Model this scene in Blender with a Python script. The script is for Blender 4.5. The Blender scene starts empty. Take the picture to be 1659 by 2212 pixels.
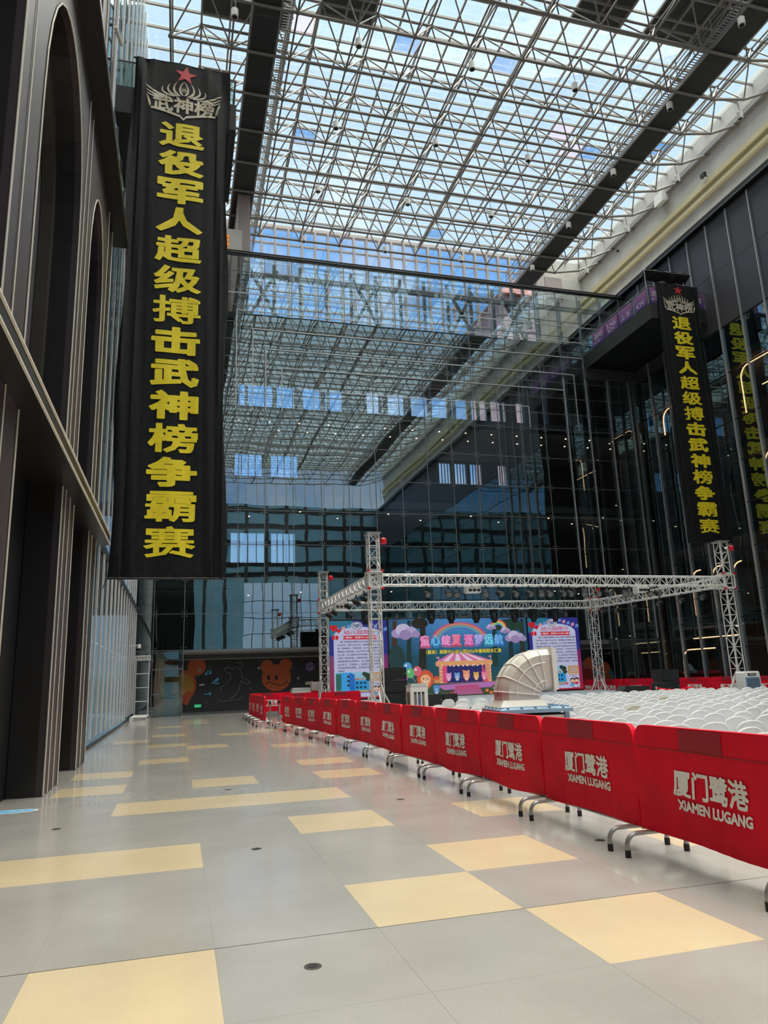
import bpy, math, random
from mathutils import Vector, Matrix
random.seed(7)
SC = bpy.context.scene
COL = SC.collection
PI = math.pi

# ------------------------------------------------------------------ camera
W, H, F, EYE = 1659.0, 2212.0, 1570.4, 1.6
YAW, PITCH, ROLL = 0.276288598, 0.224659030, -0.0364615803
_f = Vector((math.sin(YAW)*math.cos(PITCH), math.cos(YAW)*math.cos(PITCH), math.sin(PITCH)))
_r = Vector((math.cos(YAW), -math.sin(YAW), 0)); _u = _r.cross(_f)
RT = math.cos(ROLL)*_r + math.sin(ROLL)*_u
UP = -math.sin(ROLL)*_r + math.cos(ROLL)*_u
FW = _f
CAMP = Vector((0, 0, EYE))
cam = bpy.data.cameras.new('camera'); cam.sensor_fit = 'HORIZONTAL'; cam.sensor_width = 36.0
cam.lens = 36.0*F/W; cam.clip_end = 2000; cam.clip_start = 0.05
camo = bpy.data.objects.new('camera', cam); COL.objects.link(camo)
camo.matrix_world = Matrix(((RT.x, UP.x, -FW.x, 0), (RT.y, UP.y, -FW.y, 0), (RT.z, UP.z, -FW.z, EYE), (0, 0, 0, 1)))
SC.camera = camo
def ray(x, y): return RT*((x-W/2)/F) - UP*((y-H/2)/F) + FW
def at_y(x, y, Y): d = ray(x, y); return CAMP + d*(Y/d.y)
def at_x(x, y, X): d = ray(x, y); return CAMP + d*(X/d.x)
def at_z(x, y, z=0): d = ray(x, y); return CAMP + d*((z-EYE)/d.z)
def project(p):
    v = Vector(p)-CAMP; k = v.dot(FW)
    return (W/2+F*v.dot(RT)/k, H/2-F*v.dot(UP)/k, k)

# ------------------------------------------------------------------ sky, sun, exposure
SKY_STRENGTH = 1.0
SUN_STRENGTH = 22.5
SC.view_settings.view_transform = 'Standard'; SC.view_settings.look = 'None'
SC.view_settings.exposure = 0.0; SC.view_settings.gamma = 1.0; SC.view_settings.use_curve_mapping = False
wd = bpy.data.worlds.new('sky'); SC.world = wd; wd.use_nodes = True
nt = wd.node_tree; nt.nodes.clear()
def N(t, typ, **kw):
    n = t.nodes.new(typ)
    for k, v in kw.items():
        if k.startswith('i_'): n.inputs[k[2:].replace('_', ' ')].default_value = v
        else: setattr(n, k, v)
    return n
tc = N(nt, 'ShaderNodeTexCoord'); sep = N(nt, 'ShaderNodeSeparateXYZ'); nt.links.new(tc.outputs['Generated'], sep.inputs[0])
rmp = N(nt, 'ShaderNodeValToRGB'); nt.links.new(sep.outputs['Z'], rmp.inputs[0])
cr = rmp.color_ramp; cr.elements[0].position = 0.0; cr.elements[0].color = (.42, .46, .48, 1)
cr.elements[1].position = 1.0; cr.elements[1].color = (.26, .53, .92, 1)
e = cr.elements.new(.02); e.color = (.62, .74, .86, 1)
e = cr.elements.new(.30); e.color = (.17, .44, .92, 1)
ns = N(nt, 'ShaderNodeTexNoise', i_Scale=2.6, i_Detail=7.0, i_Roughness=.58); nt.links.new(tc.outputs['Generated'], ns.inputs['Vector'])
cl = N(nt, 'ShaderNodeValToRGB'); nt.links.new(ns.outputs['Fac'], cl.inputs[0])
cl.color_ramp.elements[0].position = .52; cl.color_ramp.elements[0].color = (0, 0, 0, 1)
cl.color_ramp.elements[1].position = .68; cl.color_ramp.elements[1].color = (1, 1, 1, 1)
mx = N(nt, 'ShaderNodeMixRGB'); nt.links.new(cl.outputs['Color'], mx.inputs[0]); nt.links.new(rmp.outputs['Color'], mx.inputs[1])
mx.inputs[2].default_value = (.95, .97, 1.0, 1)
bg = N(nt, 'ShaderNodeBackground'); bg.inputs['Strength'].default_value = SKY_STRENGTH
nt.links.new(mx.outputs[0], bg.inputs['Color'])
wo = N(nt, 'ShaderNodeOutputWorld'); nt.links.new(bg.outputs[0], wo.inputs[0])
sun = bpy.data.lights.new('sun', 'SUN'); sun.energy = SUN_STRENGTH; sun.angle = math.radians(76); sun.color = (1, .945, .875)
suno = bpy.data.objects.new('sun', sun); COL.objects.link(suno)
suno.rotation_euler = Vector((-.17, -.10, -.98)).to_track_quat('-Z', 'Y').to_euler()
SC.cycles.max_bounces = 8; SC.cycles.transparent_max_bounces = 18; SC.cycles.diffuse_bounces = 4
SC.cycles.glossy_bounces = 5; SC.cycles.caustics_reflective = False; SC.cycles.caustics_refractive = False
SC.cycles.use_denoising = True; SC.cycles.sample_clamp_indirect = 6.0

# ------------------------------------------------------------------ materials
def srgb(r, g, b):
    c = lambda v: (v/255/12.92) if v <= 10 else ((v/255+.055)/1.055)**2.4
    return (c(r), c(g), c(b))
M = {}
def mat(name, col, rough=.5, metal=0.0, spec=.5, emit=0, var=None, bump=None, coat=0, obj_space=True, trans=0):
    m = bpy.data.materials.new(name); m.use_nodes = True; t = m.node_tree; p = t.nodes['Principled BSDF']
    p.inputs['Base Color'].default_value = (*col, 1); p.inputs['Roughness'].default_value = rough
    p.inputs['Metallic'].default_value = metal; p.inputs['Specular IOR Level'].default_value = spec
    if coat: p.inputs['Coat Weight'].default_value = coat; p.inputs['Coat Roughness'].default_value = .05
    if emit: p.inputs['Emission Color'].default_value = (*col, 1); p.inputs['Emission Strength'].default_value = emit
    if var or bump:
        g = N(t, 'ShaderNodeNewGeometry')
        if var:   # (scale, second colour)
            n = N(t, 'ShaderNodeTexNoise', i_Scale=var[0], i_Detail=5.0, i_Roughness=.6); t.links.new(g.outputs['Position'], n.inputs['Vector'])
            r = N(t, 'ShaderNodeValToRGB'); r.color_ramp.elements[0].position = .35; r.color_ramp.elements[1].position = .65
            r.color_ramp.elements[0].color = (*col, 1); r.color_ramp.elements[1].color = (*var[1], 1)
            t.links.new(n.outputs['Fac'], r.inputs[0]); t.links.new(r.outputs[0], p.inputs['Base Color'])
        if bump:  # (scale, strength, distance)
            n = N(t, 'ShaderNodeTexNoise', i_Scale=bump[0], i_Detail=3.0); t.links.new(g.outputs['Position'], n.inputs['Vector'])
            b = N(t, 'ShaderNodeBump'); b.inputs['Strength'].default_value = bump[1]; b.inputs['Distance'].default_value = bump[2]
            t.links.new(n.outputs['Fac'], b.inputs['Height']); t.links.new(b.outputs[0], p.inputs['Normal'])
    M[name] = m
    return m
def glass(name, tint, refl, refl_col=(1, 1, 1), film=0, film_col=(1, 1, 1), wave=0, wave_scale=.5, edge=.6):
    m = bpy.data.materials.new(name); m.use_nodes = True; t = m.node_tree; t.nodes.clear()
    out = N(t, 'ShaderNodeOutputMaterial'); tr = N(t, 'ShaderNodeBsdfTransparent'); tr.inputs[0].default_value = (*tint, 1)
    gl = N(t, 'ShaderNodeBsdfGlossy'); gl.inputs['Color'].default_value = (*refl_col, 1); gl.inputs['Roughness'].default_value = 0.0
    if wave:
        g = N(t, 'ShaderNodeNewGeometry'); n = N(t, 'ShaderNodeTexNoise', i_Scale=wave_scale, i_Detail=1.5)
        t.links.new(g.outputs['Position'], n.inputs['Vector'])
        b = N(t, 'ShaderNodeBump'); b.inputs['Strength'].default_value = wave; b.inputs['Distance'].default_value = .1
        t.links.new(n.outputs['Fac'], b.inputs['Height']); t.links.new(b.outputs[0], gl.inputs['Normal'])
    base = tr
    if film:
        tl = N(t, 'ShaderNodeBsdfTranslucent'); tl.inputs[0].default_value = (*film_col, 1)
        ms = N(t, 'ShaderNodeMixShader'); ms.inputs[0].default_value = film
        t.links.new(tr.outputs[0], ms.inputs[1]); t.links.new(tl.outputs[0], ms.inputs[2]); base = ms
    lw = N(t, 'ShaderNodeLayerWeight'); lw.inputs['Blend'].default_value = .3
    mr = N(t, 'ShaderNodeMapRange'); mr.inputs['To Min'].default_value = refl; mr.inputs['To Max'].default_value = max(refl, edge)
    t.links.new(lw.outputs['Fresnel'], mr.inputs['Value'])
    mg = N(t, 'ShaderNodeMixShader'); t.links.new(mr.outputs[0], mg.inputs[0]); t.links.new(base.outputs[0], mg.inputs[1]); t.links.new(gl.outputs[0], mg.inputs[2])
    t.links.new(mg.outputs[0], out.inputs[0]); M[name] = m
    return m
def paint_mat(name, emit, rough=.5):   # flat print or a screen picture: colours come from the colour attribute
    m = bpy.data.materials.new(name); m.use_nodes = True; t = m.node_tree; p = t.nodes['Principled BSDF']
    a = N(t, 'ShaderNodeAttribute', attribute_name='Col'); t.links.new(a.outputs['Color'], p.inputs['Base Color'])
    p.inputs['Roughness'].default_value = rough
    if emit:
        p.inputs['Base Color'].default_value = (.01, .01, .01, 1); t.links.remove(p.inputs['Base Color'].links[0])
        t.links.new(a.outputs['Color'], p.inputs['Emission Color']); p.inputs['Emission Strength'].default_value = emit
    M[name] = m
    return m
def floor_mat(name, col, col2):
    m = bpy.data.materials.new(name); m.use_nodes = True; t = m.node_tree; p = t.nodes['Principled BSDF']
    g = N(t, 'ShaderNodeNewGeometry')
    n1 = N(t, 'ShaderNodeTexNoise', i_Scale=1.1, i_Detail=4.0); t.links.new(g.outputs['Position'], n1.inputs['Vector'])
    n2 = N(t, 'ShaderNodeTexNoise', i_Scale=120.0, i_Detail=2.0, i_Roughness=.8); t.links.new(g.outputs['Position'], n2.inputs['Vector'])
    r = N(t, 'ShaderNodeValToRGB'); r.color_ramp.elements[0].position = .3; r.color_ramp.elements[1].position = .7
    r.color_ramp.elements[0].color = (*col, 1); r.color_ramp.elements[1].color = (*col2, 1); t.links.new(n1.outputs['Fac'], r.inputs[0])
    sp = N(t, 'ShaderNodeValToRGB'); sp.color_ramp.elements[0].position = .30; sp.color_ramp.elements[0].color = (.55, .55, .55, 1)
    sp.color_ramp.elements[1].position = .42; sp.color_ramp.elements[1].color = (1, 1, 1, 1); t.links.new(n2.outputs['Fac'], sp.inputs[0])
    mm = N(t, 'ShaderNodeMixRGB', blend_type='MULTIPLY'); mm.inputs[0].default_value = .75
    t.links.new(r.outputs[0], mm.inputs[1]); t.links.new(sp.outputs[0], mm.inputs[2]); t.links.new(mm.outputs[0], p.inputs['Base Color'])
    n3 = N(t, 'ShaderNodeTexNoise', i_Scale=1.7, i_Detail=2.0); t.links.new(g.outputs['Position'], n3.inputs['Vector'])
    b = N(t, 'ShaderNodeBump'); b.inputs['Strength'].default_value = .12; b.inputs['Distance'].default_value = .02
    t.links.new(n3.outputs['Fac'], b.inputs['Height']); t.links.new(b.outputs[0], p.inputs['Normal'])
    p.inputs['Roughness'].default_value = .13; p.inputs['Specular IOR Level'].default_value = .6
    M[name] = m
floor_mat('terrazzo_grey', (.285, .268, .252), (.335, .318, .298))
floor_mat('terrazzo_yellow', (.50, .40, .265), (.56, .45, .295))
mat('dark_metal', (.022, .019, .019), .32, .25, bump=(.8, .05, .02))
mat('lilac_metal', (.048, .036, .040), .42, .2)
mat('bronze_metal', (.06, .05, .042), .4, .3)
mat('led_strip', (.60, .55, .48), .5)
mat('black', (.006, .006, .007), .45)
mat('soft_black', (.012, .012, .013), .7)
mat('grey_panel', (.085, .083, .095), .42, .2, bump=(.5, .05, .02))
mat('steel', (.42, .41, .40), .32, .75)
mat('fin_silver', (.55, .56, .58), .38, .5)
mat('fin_white', (.80, .80, .82), .4)
mat('mullion', (.23, .24, .245), .35, .6)
mat('truss_white', (.50, .48, .45), .45, .15)
mat('roof_bar', (.22, .20, .185), .5, .1)
mat('roof_frame', (.30, .285, .27), .5, .1)
mat('catwalk', (.035, .036, .037), .75)
mat('catwalk_edge', (.28, .28, .28), .5, .3)
mat('white_wall', (.62, .60, .55), .85, var=(.6, (.52, .50, .46)))
mat('cornice', (.60, .53, .33), .7)
mat('alu', (.72, .71, .69), .35, .15)
mat('window_frame', (.50, .44, .42), .5)
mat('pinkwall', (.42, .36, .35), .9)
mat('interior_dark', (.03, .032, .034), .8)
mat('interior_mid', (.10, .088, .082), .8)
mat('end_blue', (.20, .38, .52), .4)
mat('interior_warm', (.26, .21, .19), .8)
mat('slab', (.05, .052, .055), .8)
mat('soffit', (.30, .28, .26), .8)
mat('red_cloth', (.76, .004, .028), .7, spec=.2, var=(3.0, (.64, .003, .022)))
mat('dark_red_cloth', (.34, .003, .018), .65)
mat('grey_print', (.78, .76, .74), .6)
mat('rubber', (.01, .01, .01), .6)
mat('banner_cloth', (.007, .008, .009), .6, spec=.18, var=(6.0, (.013, .014, .014)))
mat('yellow_print', (.95, .76, .02), .55, var=(9.0, (.86, .67, .016)))
mat('red_print', (.62, .03, .05), .5)
mat('gold_print', (.58, .47, .30), .5, var=(3.0, (.70, .66, .58)))
mat('chair_white', (.80, .80, .82), .42)
mat('chair_beige', (.60, .55, .45), .45)
mat('deck_grey', (.19, .22, .25), .6)
mat('white_trim', (.78, .77, .74), .5)
mat('speaker_black', (.010, .010, .011), .6)
mat('beige_plastic', (.62, .58, .52), .45)
mat('beige_line', (.44, .40, .36), .5)
mat('blue_lid', (.25, .38, .52), .4)
mat('cooler_white', (.74, .73, .70), .4)
mat('cooler_grey', (.13, .14, .145), .5)
mat('cooler_blue', (.22, .36, .58), .4)
mat('louver_dark', (.02, .02, .022), .6)
mat('lamp_white', (.70, .69, .66), .45)
mat('blue_sticker', (.08, .35, .62), .5)
mat('warm_light', (1.0, .46, .22), .5, emit=6.0)
mat('down_light', (1.0, .70, .44), .5, emit=14.0)
mat('green_light', (.03, .35, .14), .5, emit=.8)
mat('orange_print', (.80, .36, .02), .5, emit=.4)
mat('cloth_black', (.008, .008, .009), .8)
mat('dark_film', (.05, .055, .05), .7)
mat('pink_building', (.60, .40, .38), .9)
mat('red_tile', (.35, .12, .09), .9)
mat('green_hill', (.10, .16, .10), 1.0)
mat('red_led', (.55, .01, .02), .5)
glass('roof_glass', (.895, .915, .885), .03, film=.046, film_col=(.86, .95, .92), edge=.2)
glass('roof_glass_warm', (.90, .86, .86), .03, film=.06, film_col=(.98, .86, .86), edge=.2)
glass('roof_glass_clear', (.97, .99, 1.0), .03, edge=.2)
glass('wall_glass', (.91, .96, .97), .18, (.80, .95, .98), wave=.07, wave_scale=.33, edge=.5)
glass('side_glass', (.72, .78, .80), .10, (.80, .95, .98), wave=.05, wave_scale=.4, edge=.55)
glass('clear_glass', (.93, .96, .98), .04, edge=.3)
glass('rail_glass', (.62, .74, .72), .10, edge=.5)
paint_mat('screen_paint', .7)
paint_mat('mural_paint', 0, .6)

# ------------------------------------------------------------------ builders
ORG = {}
class MB:
    def __init__(s): s.v = []; s.f = []; s.c = []
    def box(s, x0, y0, z0, x1, y1, z1):
        b = len(s.v)
        s.v += [(x0,y0,z0),(x1,y0,z0),(x1,y1,z0),(x0,y1,z0),(x0,y0,z1),(x1,y0,z1),(x1,y1,z1),(x0,y1,z1)]
        s.f += [tuple(b+i for i in q) for q in ((0,3,2,1),(4,5,6,7),(0,1,5,4),(1,2,6,5),(2,3,7,6),(3,0,4,7))]
        return s
    def hexa(s, pts):
        b = len(s.v); s.v += [tuple(p) for p in pts]
        s.f += [tuple(b+i for i in q) for q in ((0,3,2,1),(4,5,6,7),(0,1,5,4),(1,2,6,5),(2,3,7,6),(3,0,4,7))]
        return s
    def beam(s, p, q, w, h, upv=(0, 0, 1)):
        p = Vector(p); q = Vector(q); d = (q-p).normalized(); sd = d.cross(Vector(upv))
        if sd.length < 1e-4: sd = Vector((1, 0, 0))
        sd.normalize(); u = sd.cross(d)
        o = [(-w/2, -h/2), (w/2, -h/2), (w/2, h/2), (-w/2, h/2)]
        A = [p+sd*a+u*b for a, b in o]; B = [q+sd*a+u*b for a, b in o]
        return s.hexa([A[0], A[1], B[1], B[0], A[3], A[2], B[2], B[3]])
    def tube(s, p, q, r, n=6, r2=None):
        p = Vector(p); q = Vector(q); d = (q-p)
        if d.length < 1e-6: return s
        d.normalize(); a = d.orthogonal().normalized(); c = d.cross(a); b = len(s.v); r2 = r if r2 is None else r2
        for P, R in ((p, r), (q, r2)):
            for i in range(n):
                t = 2*PI*i/n; s.v.append(tuple(P+a*(R*math.cos(t))+c*(R*math.sin(t))))
        for i in range(n):
            j = (i+1) % n; s.f.append((b+i, b+j, b+n+j, b+n+i))
        s.f.append(tuple(b+i for i in reversed(range(n)))); s.f.append(tuple(b+n+i for i in range(n)))
        return s
    def path(s, pts, r, n=6):
        pts = [Vector(p) for p in pts]; b = len(s.v); m = len(pts); a = None
        for k, p in enumerate(pts):
            d = (pts[min(k+1, m-1)]-pts[max(k-1, 0)]).normalized()
            if a is None: a = d.orthogonal().normalized()
            a = (a-d*a.dot(d)); a.normalize(); c = d.cross(a)
            for i in range(n):
                t = 2*PI*i/n; s.v.append(tuple(p+a*(r*math.cos(t))+c*(r*math.sin(t))))
        for k in range(m-1):
            for i in range(n):
                j = (i+1) % n; s.f.append((b+k*n+i, b+k*n+j, b+(k+1)*n+j, b+(k+1)*n+i))
        s.f.append(tuple(b+i for i in reversed(range(n)))); s.f.append(tuple(b+(m-1)*n+i for i in range(n)))
        return s
    def lathe(s, prof, c=(0, 0, 0), n=16, axis='z'):
        b = len(s.v); c = Vector(c)
        for r, h in prof:
            for i in range(n):
                t = 2*PI*i/n; x, y = r*math.cos(t), r*math.sin(t)
                s.v.append(tuple(c+(Vector((x, y, h)) if axis == 'z' else Vector((x, h, y)))))
        for k in range(len(prof)-1):
            for i in range(n):
                j = (i+1) % n; s.f.append((b+k*n+i, b+k*n+j, b+(k+1)*n+j, b+(k+1)*n+i))
        s.f.append(tuple(b+i for i in reversed(range(n)))); s.f.append(tuple(b+(len(prof)-1)*n+i for i in range(n)))
        return s
    def grid(s, fn, nu, nv):
        b = len(s.v)
        for j in range(nv+1):
            for i in range(nu+1): s.v.append(tuple(fn(i/nu, j/nv)))
        for j in range(nv):
            for i in range(nu):
                a = b+j*(nu+1)+i; s.f.append((a, a+1, a+nu+2, a+nu+1))
        return s
    def slabgrid(s, fn, th, nu, nv):     # closed sheet: fn(u,v) -> front point, th -> offset vector
        b = len(s.v); th = Vector(th); n1 = nu+1
        for off in (Vector((0, 0, 0)), th):
            for j in range(nv+1):
                for i in range(n1): s.v.append(tuple(Vector(fn(i/nu, j/nv))+off))
        K = n1*(nv+1)
        for j in range(nv):
            for i in range(nu):
                a = b+j*n1+i; s.f.append((a, a+1, a+n1+1, a+n1)); s.f.append((a+K, a+K+n1, a+K+n1+1, a+K+1))
        rim = [b+i for i in range(n1)]+[b+j*n1+nu for j in range(1, nv+1)]+[b+nv*n1+i for i in range(nu-1, -1, -1)]+[b+j*n1 for j in range(nv-1, 0, -1)]
        for k in range(len(rim)):
            a, c = rim[k], rim[(k+1) % len(rim)]; s.f.append((a, a+K, c+K, c))
        return s
    def prism(s, poly, fn, th):          # poly: 2D outline, fn(x,y,d)->3D ; d in (0, th)
        b = len(s.v); n = len(poly)
        for d in (0, th):
            for x, y in poly: s.v.append(tuple(fn(x, y, d)))
        s.f.append(tuple(b+i for i in range(n))); s.f.append(tuple(b+n+i for i in reversed(range(n))))
        for i in range(n):
            j = (i+1) % n; s.f.append((b+i, b+n+i, b+n+j, b+j))
        return s
    def mesh(s, name, m, o=(0, 0, 0), smooth=False):
        me = bpy.data.meshes.new(name); o = Vector(o)
        me.from_pydata([(x-o.x, y-o.y, z-o.z) for x, y, z in s.v], [], s.f); me.update()
        if m: me.materials.append(M[m])
        if smooth:
            me.polygons.foreach_set('use_smooth', [True]*len(me.polygons))
            try: me.set_sharp_from_angle(angle=math.radians(40))
            except Exception: pass
        if s.c:
            a = me.color_attributes.new('Col', 'FLOAT_COLOR', 'POINT')
            a.data.foreach_set('color', [k for c in s.c for k in (*c, 1.0)])
        return me
    def build(s, name, m, parent=None, smooth=False, kind=None):
        o = ORG.get(parent.name, Vector((0, 0, 0))) if parent else Vector((0, 0, 0))
        ob = bpy.data.objects.new(name, s.mesh(name, m, o, smooth)); COL.objects.link(ob)
        if parent: ob.parent = parent
        ORG[ob.name] = o
        if kind: ob['kind'] = kind
        return ob
def inst(name, me, parent, loc, scale=(1, 1, 1), rot=None):
    ob = bpy.data.objects.new(name, me); COL.objects.link(ob)
    o = ORG.get(parent.name, Vector((0, 0, 0))) if parent else Vector((0, 0, 0))
    ob.location = Vector(loc)-o; ob.scale = scale
    if rot is not None: ob.rotation_mode = 'QUATERNION'; ob.rotation_quaternion = rot
    if parent: ob.parent = parent
    return ob
def tag(o, label=None, cat=None, group=None, kind=None):
    if label: o['label'] = label
    if cat: o['category'] = cat
    if group: o['group'] = group
    if kind: o['kind'] = kind
    return o
def thing(name, label, cat, loc=(0, 0, 0), group=None):
    o = bpy.data.objects.new(name, None); o.empty_display_size = .2; COL.objects.link(o); o.location = loc
    ORG[o.name] = Vector(loc)
    return tag(o, label, cat, group)
def struct(name, label=None, loc=(0, 0, 0)):
    o = bpy.data.objects.new(name, None); o.empty_display_size = .2; COL.objects.link(o); o.location = loc
    ORG[o.name] = Vector(loc); o['kind'] = 'structure'
    if label: o['label'] = label
    return o
def dup(root, loc, rz=0, label=None, group=None, scale=None):
    r = root.copy(); COL.objects.link(r); r.location = loc; r.rotation_euler = (0, 0, rz)
    if scale: r.scale = scale
    if label: r['label'] = label
    if group: r['group'] = group
    for ch in list(root.children):
        c = ch.copy(); COL.objects.link(c); c.parent = r
        for g in list(ch.children):
            d = g.copy(); COL.objects.link(d); d.parent = c
    return r

# lettering ------------------------------------------------------------------
_TX = {}
def text2d(s, bold=0.0):
    """flat outline text scaled to a unit-height box: verts, faces, width"""
    if s not in _TX:
        c = bpy.data.curves.new('lettering', 'FONT'); c.body = s; c.size = 1; c.resolution_u = 2
        o = bpy.data.objects.new('lettering', c); COL.objects.link(o)
        me = bpy.data.meshes.new_from_object(o.evaluated_get(bpy.context.evaluated_depsgraph_get()))
        bpy.data.objects.remove(o); bpy.data.curves.remove(c)
        V = [(v.co.x, v.co.y) for v in me.vertices]; Fc = [tuple(p.vertices) for p in me.polygons]
        cnt = {}
        for p in Fc:
            for i in range(len(p)):
                k = (p[i], p[(i+1) % len(p)]); k = (min(k), max(k)); cnt[k] = cnt.get(k, 0)+1
        E = [k for k, n in cnt.items() if n == 1]
        bpy.data.meshes.remove(me); _TX[s] = (V, Fc, E)
    V, Fc, E = _TX[s]; V2 = list(V); F2 = list(Fc)
    if bold:
        for a, b in E:
            ax, ay = V[a]; bx, by = V[b]; dx, dy = bx-ax, by-ay; L = math.hypot(dx, dy)
            if L < 1e-6: continue
            dx, dy = dx/L*bold, dy/L*bold; k = len(V2)
            V2 += [(ax-dx*.7-dy, ay-dy*.7+dx), (ax-dx*.7+dy, ay-dy*.7-dx), (bx+dx*.7+dy, by+dy*.7-dx), (bx+dx*.7-dy, by+dy*.7+dx)]
            F2.append((k, k+1, k+2, k+3))
    x0 = min(v[0] for v in V2); x1 = max(v[0] for v in V2); y0 = min(v[1] for v in V2); y1 = max(v[1] for v in V2)
    return V2, F2, (x0, y0, x1, y1)
def split2d(V, Fc, sx, sy, mx):
    V = list(V); out = []; todo = [(p[0], p[i], p[i+1]) for p in Fc for i in range(1, len(p)-1)]; mids = {}
    def L(a, b): return math.hypot((V[a][0]-V[b][0])*sx, (V[a][1]-V[b][1])*sy)
    while todo:
        a, b, c = todo.pop(); e = max((L(a, b), a, b, c), (L(b, c), b, c, a), (L(c, a), c, a, b))
        if e[0] <= mx: out.append((a, b, c)); continue
        _, p, q, r = e; k = (min(p, q), max(p, q))
        if k not in mids: V.append(((V[p][0]+V[q][0])/2, (V[p][1]+V[q][1])/2)); mids[k] = len(V)-1
        m = mids[k]; todo += [(p, m, r), (m, q, r)]
    return V, out
def put_text(mb, s, cx, cy, w, h, fn, bold=0.0, col=None, mx=0):
    V, Fc, (x0, y0, x1, y1) = text2d(s, bold); b = len(mb.v)
    if mx: V, Fc = split2d(V, Fc, w/(x1-x0), h/(y1-y0), mx)
    for x, y in V: mb.v.append(tuple(fn(cx+((x-x0)/(x1-x0)-.5)*w, cy+((y-y0)/(y1-y0)-.5)*h)))
    mb.f += [tuple(b+i for i in p) for p in Fc]
    if col is not None: mb.c += [col]*len(V)
class Pic:                       # flat coloured shapes laid over each other
    def __init__(s, fn, step=.002): s.mb = MB(); s.fn = fn; s.k = 0; s.step = step
    def poly(s, pts, col, layer=True):
        if layer: s.k += 1
        b = len(s.mb.v); d = s.k*s.step
        for x, y in pts: s.mb.v.append(tuple(s.fn(x, y, d)))
        s.mb.c += (col if isinstance(col, list) else [col]*len(pts)); s.mb.f.append(tuple(range(b, b+len(pts))))
    def ell(s, cx, cy, rx, ry, col, n=20, a0=0, a1=2*PI):
        s.poly([(cx+rx*math.cos(a0+(a1-a0)*i/n), cy+ry*math.sin(a0+(a1-a0)*i/n)) for i in range(n if a1-a0 > 6.2 else n+1)], col)
    def rect(s, x0, y0, x1, y1, col): s.poly([(x0, y0), (x1, y0), (x1, y1), (x0, y1)], col)
    def arc(s, cx, cy, r0, r1, a0, a1, col, n=18, ky=1):
        s.k += 1
        for i in range(n):
            t, u = a0+(a1-a0)*i/n, a0+(a1-a0)*(i+1)/n
            s.poly([(cx+r0*math.cos(t), cy+ky*r0*math.sin(t)), (cx+r1*math.cos(t), cy+ky*r1*math.sin(t)), (cx+r1*math.cos(u), cy+ky*r1*math.sin(u)), (cx+r0*math.cos(u), cy+ky*r0*math.sin(u))], col, False)
    def line(s, pts, w, col):
        s.k += 1
        for (ax, ay), (bx, by) in zip(pts, pts[1:]):
            L = math.hypot(bx-ax, by-ay) or 1; nx, ny = -(by-ay)/L*w/2, (bx-ax)/L*w/2
            s.poly([(ax+nx, ay+ny), (ax-nx, ay-ny), (bx-nx, by-ny), (bx+nx, by+ny)], col, False)
    def text(s, t, cx, cy, w, h, col, bold=0):
        s.k += 1; d = s.k*s.step; put_text(s.mb, t, cx, cy, w, h, lambda x, y: s.fn(x, y, d), bold, col)
    def star(s, cx, cy, r, col, rot=0):
        s.poly([(cx+(r if i % 2 == 0 else r*.4)*math.sin(rot+PI*i/5), cy+(r if i % 2 == 0 else r*.4)*math.cos(rot+PI*i/5)) for i in range(10)], col)
def bar_rot(p, q):
    d = Vector(q)-Vector(p); return d.to_track_quat('Z', 'Y'), d.length
def box_mesh(name, sx, sy, sz, m): return MB().box(-sx/2, -sy/2, -sz/2, sx/2, sy/2, sz/2).mesh(name, m)
UNIT_BOX = {}
def ubox(m):
    if m not in UNIT_BOX: UNIT_BOX[m] = MB().box(-.5, -.5, -.5, .5, .5, .5).mesh('unit_'+m, m)
    return UNIT_BOX[m]
def cbox(name, m, parent, x0, y0, z0, x1, y1, z1):   # a box part from shared mesh data
    return inst(name, ubox(m), parent, ((x0+x1)/2, (y0+y1)/2, (z0+z1)/2), (x1-x0, y1-y0, z1-z0))

# ================================================================== THE SETTING
XL, XR, YB, YC, YE = -2.35, 31.1, 42.3, 50.2, -31.0      # left glass, right wall, back glass, clerestory wall, far end behind the camera
XP = 32.75                                              # plaster wall above the right glass, set back
KS = YC/47.2
def kx(x): return x*KS
def kz(z): return EYE+(z-EYE)*KS
ZT = 28.3                                               # top of the back glass wall
# ---- floor
floor = struct('floor', 'polished grey terrazzo floor with cream square insets')
MB().box(-7, YE-6, -.3, 38, 51.5, -.002).build('floor_base', 'terrazzo_grey', floor)
GX0, GX, GY0, GY = .255, 1.054, 5.12, 1.08
yellow = {(-1,-1),(1,0),(2,1),(2,-1),(-1,2),(-2,2),(1,3),(-1,5),(0,5),(1,5),(-2,7),(-2,9),(0,7),(2,7),(2,9),(-1,11),(3,3),(4,1),
          (0,14),(-1,15),(-1,19),(-1,24),(0,26),(0,28),(1,18),(2,19),(2,13),(-2,17),(5,4),(6,7),(3,-3),(-2,-3)}
tm = {c: box_mesh('tile_'+c, GX-.0014, GY-.0014, .012, 'terrazzo_'+c) for c in ('grey', 'yellow')}
for j in range(-3, 30):
    for i in range(-3, 9):
        y = (i, j) in yellow
        if not y and (j > 17 or i < -2): continue
        if i < -2: continue
        inst('floor_tile', tm['yellow' if y else 'grey'], floor, (GX0+(i+.5)*GX, GY0+(j+.5)*GY, -.006), (1, 1, 1))
cbox('expansion_joint', 'black', floor, -2.0, GY0-.004, -.004, 9.7, GY0+.003, .0006)
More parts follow.
